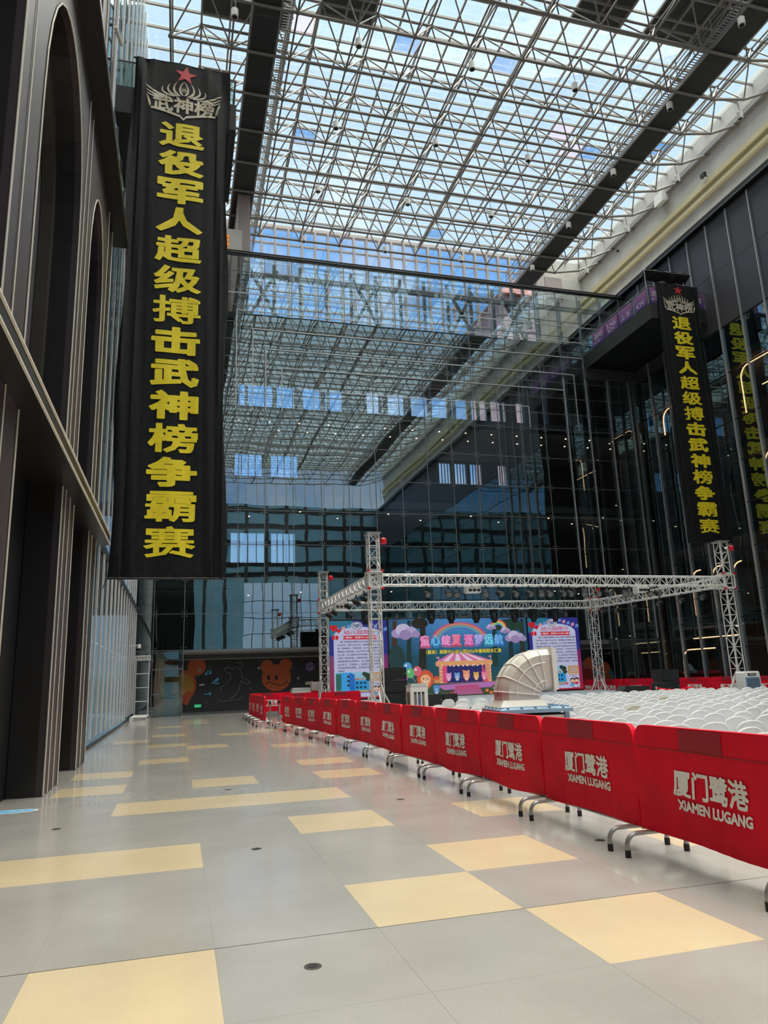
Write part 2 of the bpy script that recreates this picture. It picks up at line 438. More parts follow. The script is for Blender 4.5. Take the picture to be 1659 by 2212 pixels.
# ---- left arcade, clad in dark metal
AX = -2.0
arc_w = struct('wall_left', 'dark metal clad arcade of tall arches with pale strip edges')
def opening_outline(y0, y1, spring, apex, n=14):
    c, a = (y0+y1)/2, (y1-y0)/2
    return [(c-a*math.cos(PI*i/n), spring+(apex-spring)*math.sin(PI*i/n)**.85) for i in range(n+1)]
def arch_layer(y0, y1, o0, o1, zb, spring, apex, top, x0, x1, name, m):
    mb = MB()
    mb.box(x0, y0, zb, x1, o0, top); mb.box(x0, o1, zb, x1, y1, top)
    pts = opening_outline(o0, o1, spring, apex)
    for (ya, za), (yb, zb2) in zip(pts, pts[1:]):
        mb.hexa([(x0, ya, za), (x1, ya, za), (x1, yb, zb2), (x0, yb, zb2), (x0, ya, top), (x1, ya, top), (x1, yb, top), (x0, yb, top)])
    return mb.build(name, m, arc_w)
LEDGE, CORN = 5.3, 13.3
for k in range(0, -4, -1):
    b = k*8.7
    for (y0, y1, o0, o1, sp, ap) in ((8.4, 13.5, 9.3, 12.95, 9.6, 12.35), (13.5, 17.1, 14.35, 16.75, 9.9, 12.2)):
        y0, y1, o0, o1 = y0+b, y1+b, o0+b, o1+b
        arch_layer(y0, y1, o0, o1, LEDGE, sp, ap, CORN, AX-.10, AX, 'arch_face', 'lilac_metal')
        arch_layer(y0, y1, o0, o1, LEDGE, sp, ap, CORN, AX-.42, AX-.10, 'arch_reveal', 'dark_metal')
        arch_layer(y0, y1, o0+.22, o1-.22, LEDGE, sp-.1, ap-.35, CORN, AX-.62, AX-.42, 'inner_arch', 'bronze_metal')
        for z0, z1 in ((LEDGE, 7.0), (7.0, 8.7), (8.7, 10.4), (10.4, CORN)):
            cbox('recess_panel', 'grey_panel', arc_w, AX-.70, y0, z0+.01, AX-.63, y1, z1-.01)
        edge = [(AX+.015, o0, LEDGE)]+[(AX+.015, y, z) for y, z in opening_outline(o0, o1, sp, ap)]+[(AX+.015, o1, LEDGE)]
        MB().path(edge, .015, 5).build('light_strip', 'led_strip', arc_w)
        # lower storey: piers and dark recess
        for a, c in ((y0, o0), (o1, y1)):
            cbox('pier_face', 'lilac_metal', arc_w, AX-.10, a, 0, AX, c, LEDGE-.3)
            cbox('pier', 'dark_metal', arc_w, AX-.52, a, 0, AX-.10, c, LEDGE-.3)
        cbox('recess_panel', 'black', arc_w, AX-.60, y0, 0, AX-.53, y1, LEDGE-.3)
        for yy in (o0, o1): MB().tube((AX+.015, yy, .02), (AX+.015, yy, LEDGE-.32), .015, 5).build('light_strip', 'led_strip', arc_w)
    for yy in (13.3+b, 13.8+b, 8.55+b):
        MB().tube((AX+.02, yy, .02 if yy > 13 else .02), (AX+.02, yy, CORN-.3), .012, 5).build('light_strip', 'led_strip', arc_w)
cbox('pier', 'dark_metal', arc_w, AX-.7, 17.1, 0, AX, 18.2, CORN)
MB().tube((AX+.015, 17.35, .02), (AX+.015, 17.35, CORN), .015, 5).build('light_strip', 'led_strip', arc_w)
MB().tube((AX+.015, 18.2, .02), (AX+.015, 18.2, CORN), .015, 5).build('light_strip', 'led_strip', arc_w)
cbox('ledge', 'dark_metal', arc_w, AX-.6, -26.5, LEDGE-.3, AX+.28, 18.6, LEDGE)
for zz in (LEDGE-.28, LEDGE-.05): MB().tube((AX+.29, -26.5, zz), (AX+.29, 18.6, zz), .022, 5).build('light_strip', 'led_strip', arc_w)
cbox('cornice', 'dark_metal', arc_w, AX-.7, -26.5, CORN, AX+.34, 18.9, CORN+.35)
MB().tube((AX+.35, -26.5, CORN+.02), (AX+.35, 18.9, CORN+.02), .022, 5).build('light_strip', 'bronze_metal', arc_w)
cbox('backing_wall', 'interior_dark', arc_w, -3.4, -31, 0, AX-.72, 18.2, CORN+.3)
# set-back upper wall with pilasters over the arcade
cbox('upper_wall', 'grey_panel', arc_w, -3.2, -31, CORN+.3, -2.75, 20.0, 33.5)
for k in range(22):
    y = 19.4-k*2.2
    cbox('pilaster', 'lilac_metal', arc_w, -2.75, y-.45, CORN+.35, -2.35, y+.35, 32.6)
    MB().tube((-2.33, y+.35, CORN+.4), (-2.33, y+.35, 32.5), .03, 5).build('light_strip', 'led_strip', arc_w)
# ---- left glass wall with silver fins
wl = struct('wall_left_glass', 'glass side wall behind a row of slender silver fins')
cbox('interior_wall', 'interior_dark', wl, -6.3, 18.3, 0, -6.0, 47.4, 33.5)
for z in (5.7, 11.2, 16.7, 22.2, 27.7, 33.2): cbox('floor_slab', 'slab', wl, -6.0, 18.3, z-.25, XL-.1, 42.2, z+.15)
ys = [18.3+1.6*k for k in range(16)]
zs = [0.02, 2.9, 5.75, 9.0, 12.5, 16.0, 19.5, 23.0, 26.5, 30.0, 33.4]
for a, c in zip(ys, ys[1:]):
    c = min(c, YB)
    for z0, z1 in zip(zs, zs[1:]): cbox('glass_pane', 'side_glass', wl, XL-.03, a+.01, z0+.01, XL-.015, c-.01, z1-.01)
for k in range(15):
    y = 20.6+1.52*k
    if y > YB-.3: break
    cbox('fin', 'fin_white', wl, XL, y-.05, .25, XL+.06, y+.05, 5.65)
    cbox('fin', 'fin_white', wl, XL, y-1.02, 5.95, XL+.06, y-.92, 33.0)
cbox('end_wall', 'interior_dark', wl, -6.3, 18.0, 0, XL-.02, 18.25, 33.5); cbox('sill', 'dark_metal', wl, XL-.06, 18.3, 0, XL+.02, 42.2, .07)
cbox('transom', 'dark_metal', wl, XL-.02, 18.4, 5.66, XL+.10, 42.2, 5.80)
# ---- back glass curtain wall
wb = struct('wall_back', 'tall blue green glass curtain wall with thin metal joints')
colx = [XL, -1.42, .2, 1.76, 3.1, 4.63]+[4.63+1.725*k for k in range(1, 16)]+[XR]
rows_up = [17.73+(ZT-17.73)*k/9 for k in range(10)]
rows_lo = [3.5, 5.5, 7.5, 9.5, 11.56, 13.62, 15.68, 17.73]
rowz = rows_lo+rows_up[1:]
gp = []
for i, (a, c) in enumerate(zip(colx, colx[1:])):
    if c-a < .2: continue
    for z0, z1 in zip(rowz, rowz[1:]): gp.append((a, c, z0, z1))
gp += [(colx[0], colx[1], 0.02, 3.5), (colx[1], colx[2], .02, 3.5), (26.9, 28.8, .02, 3.5), (28.8, 31.1, .02, 3.5)]
gp.sort(key=lambda g: -(g[1]-g[0])*(g[3]-g[2]))
rest = MB()
for n, (a, c, z0, z1) in enumerate(gp):
    if n < 300: cbox('glass_pane', 'wall_glass', wb, a+.008, YB, z0+.008, c-.008, YB+.014, z1-.008)
    else: rest.box(a+.008, YB, z0+.008, c-.008, YB+.014, z1-.008)
if rest.v: rest.build('glass_panes', 'wall_glass', wb, kind='stuff')
for x in colx[1:-1]: cbox('mullion', 'mullion', wb, x-.02, YB-.03, 3.5 if .3 < x < 26.5 else 0, x+.02, YB+.03, ZT)
for z in rowz: cbox('transom', 'mullion', wb, XL, YB-.02, z-.016, XR, YB+.03, z+.016)
cbox('coping', 'dark_metal', wb, XL, YB-.12, ZT, XR, YB+.20, ZT+.22)
cbox('coping_line', 'mullion', wb, XL, YB-.14, ZT+.05, XR, YB-.12, ZT+.09)
cbox('header', 'mullion', wb, .2, YB-.05, 3.36, XR-4.3, YB+.08, 3.5)
fit = MB()
for x in colx[1:-1]:
    for z in rowz:
        for dx in (-.13, .13):
            for dz in (-.13, .13): fit.box(x+dx-.025, YB-.03, z+dz-.025, x+dx+.025, YB-.005, z+dz+.025)
fit.build('glass_fittings', 'steel', wb, kind='stuff')
cbox('corner_post', 'mullion', wb, XR-.35, YB-.2, 0, XR-.22, YB-.07, 21.6)
# light metal inlay lines on the glass, stepped like nested frames
for k, (xa, xb, zz) in enumerate(((.9, 30.5, 25.6), (2.9, 28.78, 24.4), (3.9, 27.05, 23.2), (4.7, 26.2, 21.9), (5.7, 25.33, 20.7), (7.7, 22.5, 19.3))):
    cbox('inlay_line', 'fin_silver', wb, xa, YB-.06, zz-.03, xb, YB-.03, zz+.03)
    cbox('inlay_line', 'fin_silver', wb, xa-.03, YB-.06, 17.8, xa+.03, YB-.03, zz)
    cbox('inlay_line', 'fin_silver', wb, xb-.03, YB-.06, 17.8 if k > 2 else 3.6, xb+.03, YB-.03, zz)
for x in [c for c in colx if 25 < c < 30.9]: cbox('inlay_line', 'fin_silver', wb, x-.035, YB-.08, 3.6, x+.035, YB-.03, 21.6)
# ---- galleries behind the glass
gal = struct('wall_back_interior', 'galleries seen through the glass wall')
for z in (24.4, 18.2, 12.4, 7.4, 3.5):
    cbox('gallery_floor', 'slab', gal, XL, YB+.3, z-.45, XR, YC-.1, z)
    cbox('gallery_ceiling', 'soffit', gal, XL, YB+.9, z-.52, XR, YC-.1, z-.46)
wins = []
def rear_wall(x0, x1, z0, z1, m='pinkwall'):
    if x1-x0 > .01: cbox('rear_wall', m, gal, kx(x0), YC, max(0, kz(z0)), kx(x1), YC+.3, kz(z1))
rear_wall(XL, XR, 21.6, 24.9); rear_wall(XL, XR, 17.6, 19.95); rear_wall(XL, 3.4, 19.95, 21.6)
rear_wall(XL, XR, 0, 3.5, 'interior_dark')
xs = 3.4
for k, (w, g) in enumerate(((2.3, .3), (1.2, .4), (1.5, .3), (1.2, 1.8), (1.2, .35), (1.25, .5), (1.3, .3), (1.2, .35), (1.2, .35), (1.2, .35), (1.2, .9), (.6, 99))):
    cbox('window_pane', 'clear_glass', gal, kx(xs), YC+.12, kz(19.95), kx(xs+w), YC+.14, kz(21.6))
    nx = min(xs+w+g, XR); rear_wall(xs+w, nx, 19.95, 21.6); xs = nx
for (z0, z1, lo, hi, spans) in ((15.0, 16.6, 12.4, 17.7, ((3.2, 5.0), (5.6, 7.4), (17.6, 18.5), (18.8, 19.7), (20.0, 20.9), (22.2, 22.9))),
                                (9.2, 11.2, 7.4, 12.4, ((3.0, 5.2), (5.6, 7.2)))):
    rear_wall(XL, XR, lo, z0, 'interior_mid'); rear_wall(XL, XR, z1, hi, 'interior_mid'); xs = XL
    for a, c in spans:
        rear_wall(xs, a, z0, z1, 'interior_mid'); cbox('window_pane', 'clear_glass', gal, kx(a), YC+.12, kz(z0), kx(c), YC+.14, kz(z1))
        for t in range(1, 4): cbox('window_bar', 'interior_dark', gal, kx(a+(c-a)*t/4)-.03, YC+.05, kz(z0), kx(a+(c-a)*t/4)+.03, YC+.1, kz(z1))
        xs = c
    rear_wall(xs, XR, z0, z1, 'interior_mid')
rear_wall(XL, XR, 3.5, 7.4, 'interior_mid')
cbox('rear_top', 'pinkwall', gal, XL, YC, kz(24.85), 4.1, YC+.3, 36.3)
cbox('side_wall', 'interior_mid', gal, XL-.4, YB+.2, 0, XL-.1, YC, 33)
cbox('side_wall', 'interior_mid', gal, XR+.1, YB+.2, 0, XR+.4, YC+2, 28.5)
for z in (17.75, 11.95, 6.95):
    for k in range(15):
        for yy in (43.8, 45.4):
            if z < 17 and (k*7+int(yy)) % 3: continue
            MB().lathe([(.045, 0), (.045, .04)], (3.2+k*1.9+(.8 if yy > 45 else 0), yy, z-.09), 8).build('downlight', 'down_light', gal)
# steel posts and cross braces behind the upper glass
for k, x in enumerate([3.6+1.725*i for i in range(16)]):
    cbox('steel_post', 'mullion', gal, x-.09, YB+.75, 18.2, x+.09, YB+.95, ZT)
for x in (4.63, 11.53, 18.4, 22.4):
    for z in (24.5, 21.0):
        a, c = x-.9, x+.9
        MB().beam((a, YB+.85, z), (c, YB+.85, z+3.4), .22, .12, (0, 1, 0)).build('cross_brace', 'mullion', gal)
        MB().beam((c, YB+.85, z), (a, YB+.85, z+3.4), .22, .12, (0, 1, 0)).build('cross_brace', 'mullion', gal)
MB().beam((3, YB+.8, ZT-.9), (30.8, YB+.8, ZT-.9), .2, .25).build('steel_beam', 'mullion', gal)
rl = MB()
x = 3.0
while x < 30: rl.tube((x, YC-.8, 24.4), (x, YC-.8, 26.4), .025, 4); x += .24
rl.tube((3, YC-.8, 26.4), (30, YC-.8, 26.4), .04, 5)
rl.build('railing', 'mullion', gal, kind='stuff')
# ---- clerestory window over the gallery
w1 = struct('window_1', 'clerestory of small panes with pale pinkish frames under the roof')
CX0, CW = kx(3.95), kx(.975)
ZC0, ZC1 = kz(24.9), 36.0
cbox('frame', 'window_frame', w1, CX0-.1, YC-.12, ZC0, CX0+23*CW+.1, YC+.2, ZC0+.15)
cbox('frame', 'window_frame', w1, CX0-.1, YC-.12, ZC1-.1, CX0+23*CW+.1, YC+.2, ZC1+.2)
nz = 7; zc = [ZC0+.15+(ZC1-.1-ZC0-.15)*k/nz for k in range(nz+1)]
for k in range(24):
    x = CX0+k*CW
    cbox('mullion', 'window_frame', w1, x-.08, YC-.22, ZC0+.15, x+.08, YC+.1, ZC1-.1)
    if k < 23:
        for z0, z1 in zip(zc, zc[1:]): cbox('window_pane', 'clear_glass', w1, x+.08, YC, z0+.06, x+CW-.08, YC+.012, z1-.06)
for z in zc[1:-1]: cbox('transom', 'window_frame', w1, CX0, YC-.08, z-.06, CX0+23*CW, YC+.06, z+.06)
# masonry either side of the clerestory
wc = struct('wall_clerestory', 'pale plaster wall beside the clerestory')
cbox('wall_piece', 'white_wall', wc, CX0+23*CW+.1, YC-.05, ZC0, XP+.4, YC+.3, 36.6)
cbox('pier', 'window_frame', wc, kx(26.5), YC-.5, ZC0, kx(27.2), YC-.05, 36.0)
cbox('cap_stone', 'pinkwall', wc, kx(27.3), YC-.35, ZC0, kx(30.2), YC-.06, kz(30.6))
cbox('cap_stone', 'pinkwall', wc, kx(27.3), YC-.4, kz(30.6), kx(28.8), YC-.06, kz(32.4))
cbox('wall_piece', 'pinkwall', wc, 2.95, YB+.6, ZT-1, 3.75, YC-.06, 33.2)
# ---- right wall
wr = struct('wall_right', 'dark glass side wall below grey metal panels')
ry = [YB-1.78*k for k in range(0, 42)]
zr = [.02, 2.6, 4.3, 5.75, 8.2, 10.7, 13.2, 15.7, 18.6, 21.5]
big = MB()
for a, c in zip(ry[1:], ry):
    for z0, z1 in zip(zr, zr[1:]):
        if c > 22: cbox('glass_pane', 'side_glass', wr, XR, a+.01, z0+.01, XR+.014, c-.01, z1-.01)
        else: big.box(XR, a+.01, z0+.01, XR+.014, c-.01, z1-.01)
    cbox('metal_panel', 'grey_panel', wr, XR-.02, a+.012, 21.55, XR+.1, c-.012, 25.1); cbox('metal_panel', 'grey_panel', wr, XR-.02, a+.012, 25.12, XR+.1, c-.012, 28.55)
big.build('glass_panes', 'side_glass', wr, kind='stuff')
for y in ry[1:]:
    if y > 20: cbox('mullion', 'fin_silver', wr, XR-.13, y-.035, 0, XR-.005, y+.035, 28.5)
for z in zr[1:]: cbox('transom', 'dark_metal', wr, XR-.03, YE, z-.03, XR+.05, YB, z+.03)
cbox('dark_band', 'black', wr, XR-.35, YE, 28.55, XR+.1, YC, 28.95); cbox('ledge', 'white_wall', wr, XR, YE, 28.7, XP+.3, YC, 28.96)
cbox('dark_band_line', 'mullion', wr, XR-.37, YE, 28.6, XR-.35, YC, 28.66)
cbox('plaster_wall', 'white_wall', wr, XP, YE, 28.95, XP+.35, YC, 36.6)
for (z0, z1, d) in ((30.35, 30.6, .25), (30.6, 30.95, .14), (30.95, 31.3, .32)): cbox('moulding', 'cornice', wr, XP-d, YE, z0+1.35, XP, YC, z1+1.35)
# rooms behind the right glass
for z in (4.6, 9.6, 14.6, 19.6): 
    cbox('gallery_floor', 'slab', wr, XR+.3, YE, z-.5, XR+6, YB+4, z); cbox('gallery_ceiling', 'soffit', wr, XR+.6, YE, z-.56, XR+6, YB+4, z-.5)
cbox('rear_wall', 'interior_warm', wr, XR+6, YE, 0, XR+6.3, YB+4, 28)
cbox('gallery_roof', 'slab', wr, XR+.3, YE, 21.6, XR+6, YB+4, 22)
cbox('end_wall', 'interior_mid', wr, XR+.5, YB+4, 0, XR+6.3, YB+4.3, 28)
for z in (4.0, 9.0, 14.0, 19.0):
    for k in range(9):
        MB().lathe([(.05, 0), (.05, .04)], (XR+1.2+(k % 3)*1.5, 24+k*2.1, z), 8).build('downlight', 'down_light', wr)
def arch_lamp(y0, y1, z0, z1, x=XR+.7):     # bent warm light line
    r = .7
    pts = [(x, y1, z0)]+[(x, y1-r+r*math.cos(PI/2*t/6), z1-r+r*math.sin(PI/2*t/6)) for t in range(7)]+[(x, y0, z1)]
    MB().path(pts, .035, 6).build('light_line', 'warm_light', wr)
for y0, y1, z0, z1 in ((29.5, 33.2, 16.0, 18.9), (38.2, 40.6, 17.2, 18.9), (30.0, 33.0, 6.0, 8.4), (37.0, 37.9, 4.8, 7.6), (38.9, 39.8, 4.8, 7.6), (35.3, 36.1, 4.8, 7.6), (29.2, 32.4, 9.8, 13.4), (38.5, 41.6, .1, 2.7), (31.5, 32.2, .1, 3.3), (26.5, 29.6, .1, 3.3)):
    arch_lamp(y0, y1, z0, z1)
for a, c in (((XR+2, 33, 17.9), (XR+2, 27, 17.9)), ((XR+3, 41, 17.6), (XR+3, 38.6, 17.6)), ((XR+1.5, 31.6, 13.6), (XR+3.5, 30.6, 13.6)), ((XR+1.2, 41.0, 3.4), (XR+1.2, 37, 3.4))):
    MB().tube(a, c, .03, 6).build('light_line', 'warm_light', wr)
# ---- end wall behind the camera (seen in the reflections)
we = struct('wall_front', 'end wall behind the camera with high windows')
cbox('wall_piece', 'end_blue', we, -4, YE-.4, 17, 36, YE, 29.6); cbox('wall_piece', 'end_blue', we, -4, YE-.4, 0, 36, YE, 6.5)
cbox('wall_piece', 'end_blue', we, -4, YE-.4, 6.5, 9.5, YE, 17); cbox('wall_piece', 'end_blue', we, 21.5, YE-.4, 6.5, 36, YE, 17)
for k in range(1, 8): cbox('window_bar', 'black', we, 9.5+k*1.5-.05, YE-.3, 6.5, 9.5+k*1.5+.05, YE-.2, 17)
for z in (9, 11.5, 14): cbox('window_bar', 'black', we, 9.5, YE-.3, z-.05, 21.5, YE-.2, z+.05)
for z in (2.5, 5.2, 18.5, 20.2, 23.6, 26.2, 28.9): cbox('spandrel', 'black', we, -4, YE, z-.5, 36, YE+.05, z+.25)
for k in range(13): cbox('pillar', 'interior_dark', we, -3+k*3.2-.25, YE, 0 if k < 4 or k > 7 else 17, -3+k*3.2+.25, YE+.06, 29.6)
for k in range(23): cbox('window_bar', 'window_frame', we, -3+k*1.6-.05, YE-.3, 29.6, -3+k*1.6+.05, YE-.15, 36)

# ---- roof: space frame, rafters, panes
ceil = struct('ceiling', 'glazed roof on a steel space frame')
LX = [1.74+2.96*k for k in range(-1, 10)]; LY = [47.05, 45.1]+[42.36-2.76*k for k in range(0, 27)]
ZL, ZU = 33.0, 35.45
def lz(x): return ZL+max(0, x-28.2)*.0
UX = [(a+c)/2 for a, c in zip(LX, LX[1:])]+[30.2]; UY = [(a+c)/2 for a, c in zip(LY, LY[1:])]
bars = []
for y in LY:
    for a, c in zip(LX, LX[1:]): bars.append(((a, y, ZL), (c, y, ZL), .085, 'lower_chord'))
    bars.append(((LX[-1], y, ZL), (30.6, y, ZL+.45), .085, 'lower_chord')); bars.append(((30.6, y, ZL+.45), (32.75, y, ZL+1.5), .085, 'lower_chord'))
for x in LX:
    for a, c in zip(LY, LY[1:]): bars.append(((x, a, ZL), (x, c, ZL), .05, 'lower_chord'))
for y in UY:
    for a, c in zip(UX, UX[1:]): bars.append(((a, y, ZU), (c, y, ZU), .075, 'upper_chord'))
for x in UX:
    for a, c in zip(UY, UY[1:]): bars.append(((x, a, ZU), (x, c, ZU), .05, 'upper_chord'))
for j, y in enumerate(UY):
    for i, x in enumerate(UX):
        for xx in (LX[i], LX[i+1] if i+1 < len(LX) else 30.6):
            for yy in (LY[j], LY[j+1]): bars.append(((x, y, ZU), (xx, yy, ZL if xx < 30 else ZL+.45), .042, 'web_bar'))
def vis(p):
    u, v, k = project(p); return k > 0 and -60 < u < W+60 and -60 < v < 640
def mid(b): return tuple((b[0][t]+b[1][t])/2 for t in range(3))
bars.sort(key=lambda b: (0 if vis(mid(b)) else 1, (Vector(mid(b))-CAMP).length))
bm_ = MB().tube((0, 0, 0), (0, 0, 1), 1, 7).mesh('roof_bar_unit', 'roof_bar', smooth=True)
rest = MB(); nb = {'lower_chord': 0, 'upper_chord': 0, 'web_bar': 0}
for p, q, r, nm in bars:
    if vis(mid((p, q))) and nb[nm] < 295:
        nb[nm] += 1; ro, L = bar_rot(p, q); inst(nm, bm_, ceil, p, (r, r, L), ro)
    else: rest.tube(p, q, r, 5)
rest.build('frame_bars', 'roof_bar', ceil, kind='stuff')
nd = MB()
for y in LY:
    for x in LX: nd.lathe([(.02, -.13), (.11, -.07), (.13, 0), (.11, .07), (.02, .13)], (x, y, ZL), 7)
for y in UY:
    for x in UX: nd.lathe([(.02, -.13), (.11, -.07), (.13, 0), (.11, .07), (.02, .13)], (x, y, ZU), 7)
nd.build('frame_nodes', 'roof_bar', ceil, kind='stuff')
PX, PY, ZP = 1.48, 1.38, 36.15
px0 = 1.74-3*PX; py0 = 47.74+2*PY
for k in range(25): cbox('rafter', 'roof_frame', ceil, px0+k*PX-.05, YE, ZP-.16, px0+k*PX+.05, py0, ZP-.02)
for k in range(60): cbox('purlin', 'roof_frame', ceil, px0, py0-k*PY-.05, ZP-.16, px0+24*PX, py0-k*PY+.05, ZP-.02)
def cell(x, y): return (int(math.floor((x-px0)/PX)), int(math.floor((py0-y)/PY)))
special = {}
for x, y in ((878, 94), (657, 293), (938, 500), (1085, 138), (1264, 336)): p = at_z(x, y, ZP); special[cell(p.x, p.y)] = 'roof_glass_clear'
special[(22, 10)] = 'roof_glass_clear'; special[(21, 10)] = 'roof_glass_clear'
for x, y in ((1223, 328), (648, 52), (1190, 285)): p = at_z(x, y, ZP); special[cell(p.x, p.y)] = 'roof_glass_warm'
for x, y, nx, ny in ((801, 30, 2, 3), (1294, 41, 2, 3), (1488, 75, 3, 4), (528, 8, 3, 2)):
    p = at_z(x, y, ZP); i, j = cell(p.x, p.y)
    for a in range(nx):
        for c in range(ny): special[(i-nx//2+a, j+c-0)] = 'dark_film'
cells = [(i, j) for i in range(24) for j in range(59)]
def pc(c): return (px0+(c[0]+.5)*PX, py0-(c[1]+.5)*PY, ZP)
cells.sort(key=lambda c: (0 if vis(pc(c)) else 1, (Vector(pc(c))-CAMP).length))
pm = {k: box_mesh('roof_pane_'+k, PX-.06, PY-.06, .012, k) for k in ('roof_glass', 'roof_glass_clear', 'roof_glass_warm', 'dark_film')}
rest = {k: MB() for k in pm}; np_ = 0
for c in cells:
    k = special.get(c, 'roof_glass'); x, y, z = pc(c)
    if np_ < 298 and vis((x, y, z)): np_ += 1; inst('roof_pane', pm[k], ceil, (x, y, z))
    else: rest[k].box(x-PX/2+.03, y-PY/2+.03, z-.006, x+PX/2-.03, y+PY/2-.03, z+.006)
for k, mb in rest.items():
    if mb.v: mb.build('roof_panes', k, ceil, kind='stuff')
cbox('edge_beam', 'roof_frame', ceil, XP-.3, YE, 34.5, XP, YC, 34.85)
cbox('edge_beam', 'dark_metal', ceil, -3.2, YE, 33.4, -2.5, YC, 34.0)
cbox('edge_beam', 'white_wall', ceil, -3.2, YE, 34.0, -2.6, YC, 36.3)

# ================================================================== THINGS
# ---- catwalks under the roof
def catwalk(label, x0, x1, rail_x):
    t = thing('catwalk', label, 'catwalk', (x0, 30, ZL+.12))
    y = YC-.3
    while y > 14:
        cbox('deck_panel', 'catwalk', t, x0, y-1.36, ZL+.12, x1, y, ZL+.2); y -= 1.38
    cbox('deck_panel', 'catwalk', t, x0, YE+1, ZL+.12, x1, y, ZL+.2)
    for x in (x0, x1): cbox('side_beam', 'catwalk_edge', t, x-.05, YE+1, ZL+.1, x+.05, YC-.3, ZL+.34)
    s = 1 if rail_x > x0 else -1
    for z in (.55, .9, 1.25): MB().tube((rail_x, YE+1, ZL+z), (rail_x, YC-.3, ZL+z), .03, 5).build('handrail', 'roof_bar', t)
    y = YC-.4
    pr = MB()
    while y > 10: pr.tube((rail_x, y, ZL+.15), (rail_x, y, ZL+1.25), .028, 5); y -= 1.38
    pr.build('rail_posts', 'roof_bar', t, kind='stuff')
    gm = MB(); y = YC-.4; xa = x1+.1 if s > 0 else x0-.1
    while y > 18: gm.box(min(xa, rail_x), y-.02, ZL+.16, max(xa, rail_x), y+.02, ZL+.19); y -= .16
    gm.build('grating', 'catwalk_edge', t, kind='stuff')
catwalk('dark maintenance catwalk under the glass roof beside the tall left banner', 2.58, 3.95, 4.55)
catwalk('dark maintenance catwalk under the glass roof along the white right wall', 26.05, 27.65, 25.45)
# ---- pendant lamps
pend = thing('pendant_light', 'white cylinder lamp hanging on a cord from the roof frame', 'lamp', (1.7, 28.2, 31.6), 'cylinder lamps under the glass roof')
MB().lathe([(.15, 0), (.17, .02), (.17, .40), (.15, .42)], (1.7, 28.2, 31.6), 12).build('lamp_shade', 'lamp_white', pend, True)
MB().lathe([(.12, -.012), (.12, .0)], (1.7, 28.2, 31.6), 12).build('lamp_opening', 'black', pend)
MB().path([(1.7, 28.2, 32.0), (1.74, 28.2, 32.3), (1.68, 28.2, 32.7), (1.72, 28.2, 33.0)], .018, 5).build('cord', 'black', pend)
for x in (7.66, 13.58, 19.45, 25.3, 30.0):
    for y in (28.45, 34.0, 39.55, 45.05):
        dup(pend, (x, y, 31.6 if x < 29 else 31.93))
dup(pend, (25.3, 23.0, 31.6))
# ---- balconies that carry the banners
def balcony(label, x0, x1, y0, y1, zb, posters=False, front_glass=True):
    t = thing('balcony', label, 'balcony', (x0, y0, zb))
    cbox('slab', 'black', t, x0, y0, zb, x1, y1, zb+.12)
    cbox('fascia', 'soft_black', t, x0, y0-.06, zb-.05, x1, y0, zb+.9)
    return t
tb = balcony('black balcony box holding the large left banner', -2.35, 1.25, 20.45, 24.2, 18.95)
cbox('side_fascia', 'soft_black', tb, 1.25, 20.4, 18.9, 1.31, 24.2, 19.85)
cbox('glass_panel', 'rail_glass', tb, -2.3, 20.44, 19.86, -.6, 20.46, 20.75); cbox('glass_panel', 'rail_glass', tb, -.55, 20.44, 19.86, 1.2, 20.46, 20.75)
cbox('glass_panel', 'rail_glass', tb, 1.27, 20.5, 19.86, 1.29, 24.1, 20.75)
MB().tube((-2.33, 20.43, 20.8), (1.28, 20.43, 20.8), .035, 6).build('handrail', 'mullion', tb)
MB().tube((1.28, 20.43, 20.8), (1.28, 24.2, 20.8), .035, 6).build('handrail', 'mullion', tb)
tr_ = thing('balcony', 'black corner balcony with purple posters on its glass railing, holding the right banner', 'balcony', (27.1, 34.45, 22.3))
cbox('slab', 'black', tr_, 27.1, 34.45, 22.4, 31.05, 42.2, 22.55)
cbox('fascia', 'soft_black', tr_, 27.04, 34.39, 22.3, 31.05, 34.45, 23.3); cbox('side_fascia', 'soft_black', tr_, 27.04, 34.45, 22.3, 27.1, 42.2, 23.3)
cbox('under_panel', 'grey_panel', tr_, 27.0, 42.0, 21.65, 31.0, 42.2, 22.4)
for k in range(5):
    a = 34.5+k*1.54; cbox('glass_panel', 'rail_glass', tr_, 27.07, a+.03, 23.3, 27.085, a+1.5, 24.4)
    cbox('rail_post', 'steel', tr_, 27.05, a-.02, 23.3, 27.1, a+.02, 24.45)
for a, c in ((27.1, 28.4), (28.45, 29.7), (29.75, 31.0)): cbox('glass_panel', 'rail_glass', tr_, a, 34.42, 23.3, c, 34.435, 24.4)
MB().tube((27.07, 34.42, 24.48), (27.07, 42.2, 24.48), .04, 6).build('handrail', 'steel', tr_)
MB().tube((27.07, 34.42, 24.48), (31.05, 34.42, 24.48), .04, 6).build('handrail', 'steel', tr_)
def poster(fn, w, h, words):
    p = Pic(fn, .003)
    p.poly([(0, 0), (w, 0), (w, h), (0, h)], [srgb(60, 35, 110), srgb(70, 45, 120), srgb(150, 95, 140), srgb(140, 90, 150)])
    for s, x, y, tw, th in words: p.text(s, x*w, y*h, tw*w, th*h, srgb(225, 220, 235), .02)
    return p.mb
for a, c, words in ((34.6, 35.9, (('KTV', .5, .3, .6, .3),)), (36.1, 37.6, (('上五', .5, .4, .7, .35),)), (37.7, 39.2, (('S.NS', .5, .6, .7, .35), ('KTV', .5, .25, .5, .2))), (39.3, 40.8, (('酒吧', .5, .6, .7, .4), ('KTV', .4, .2, .5, .2)))):
    poster(lambda x, y, d, c=c: (27.03-d, c-x, 23.33+y), c-a, 1.0, words).build('poster', 'mural_paint', tr_)
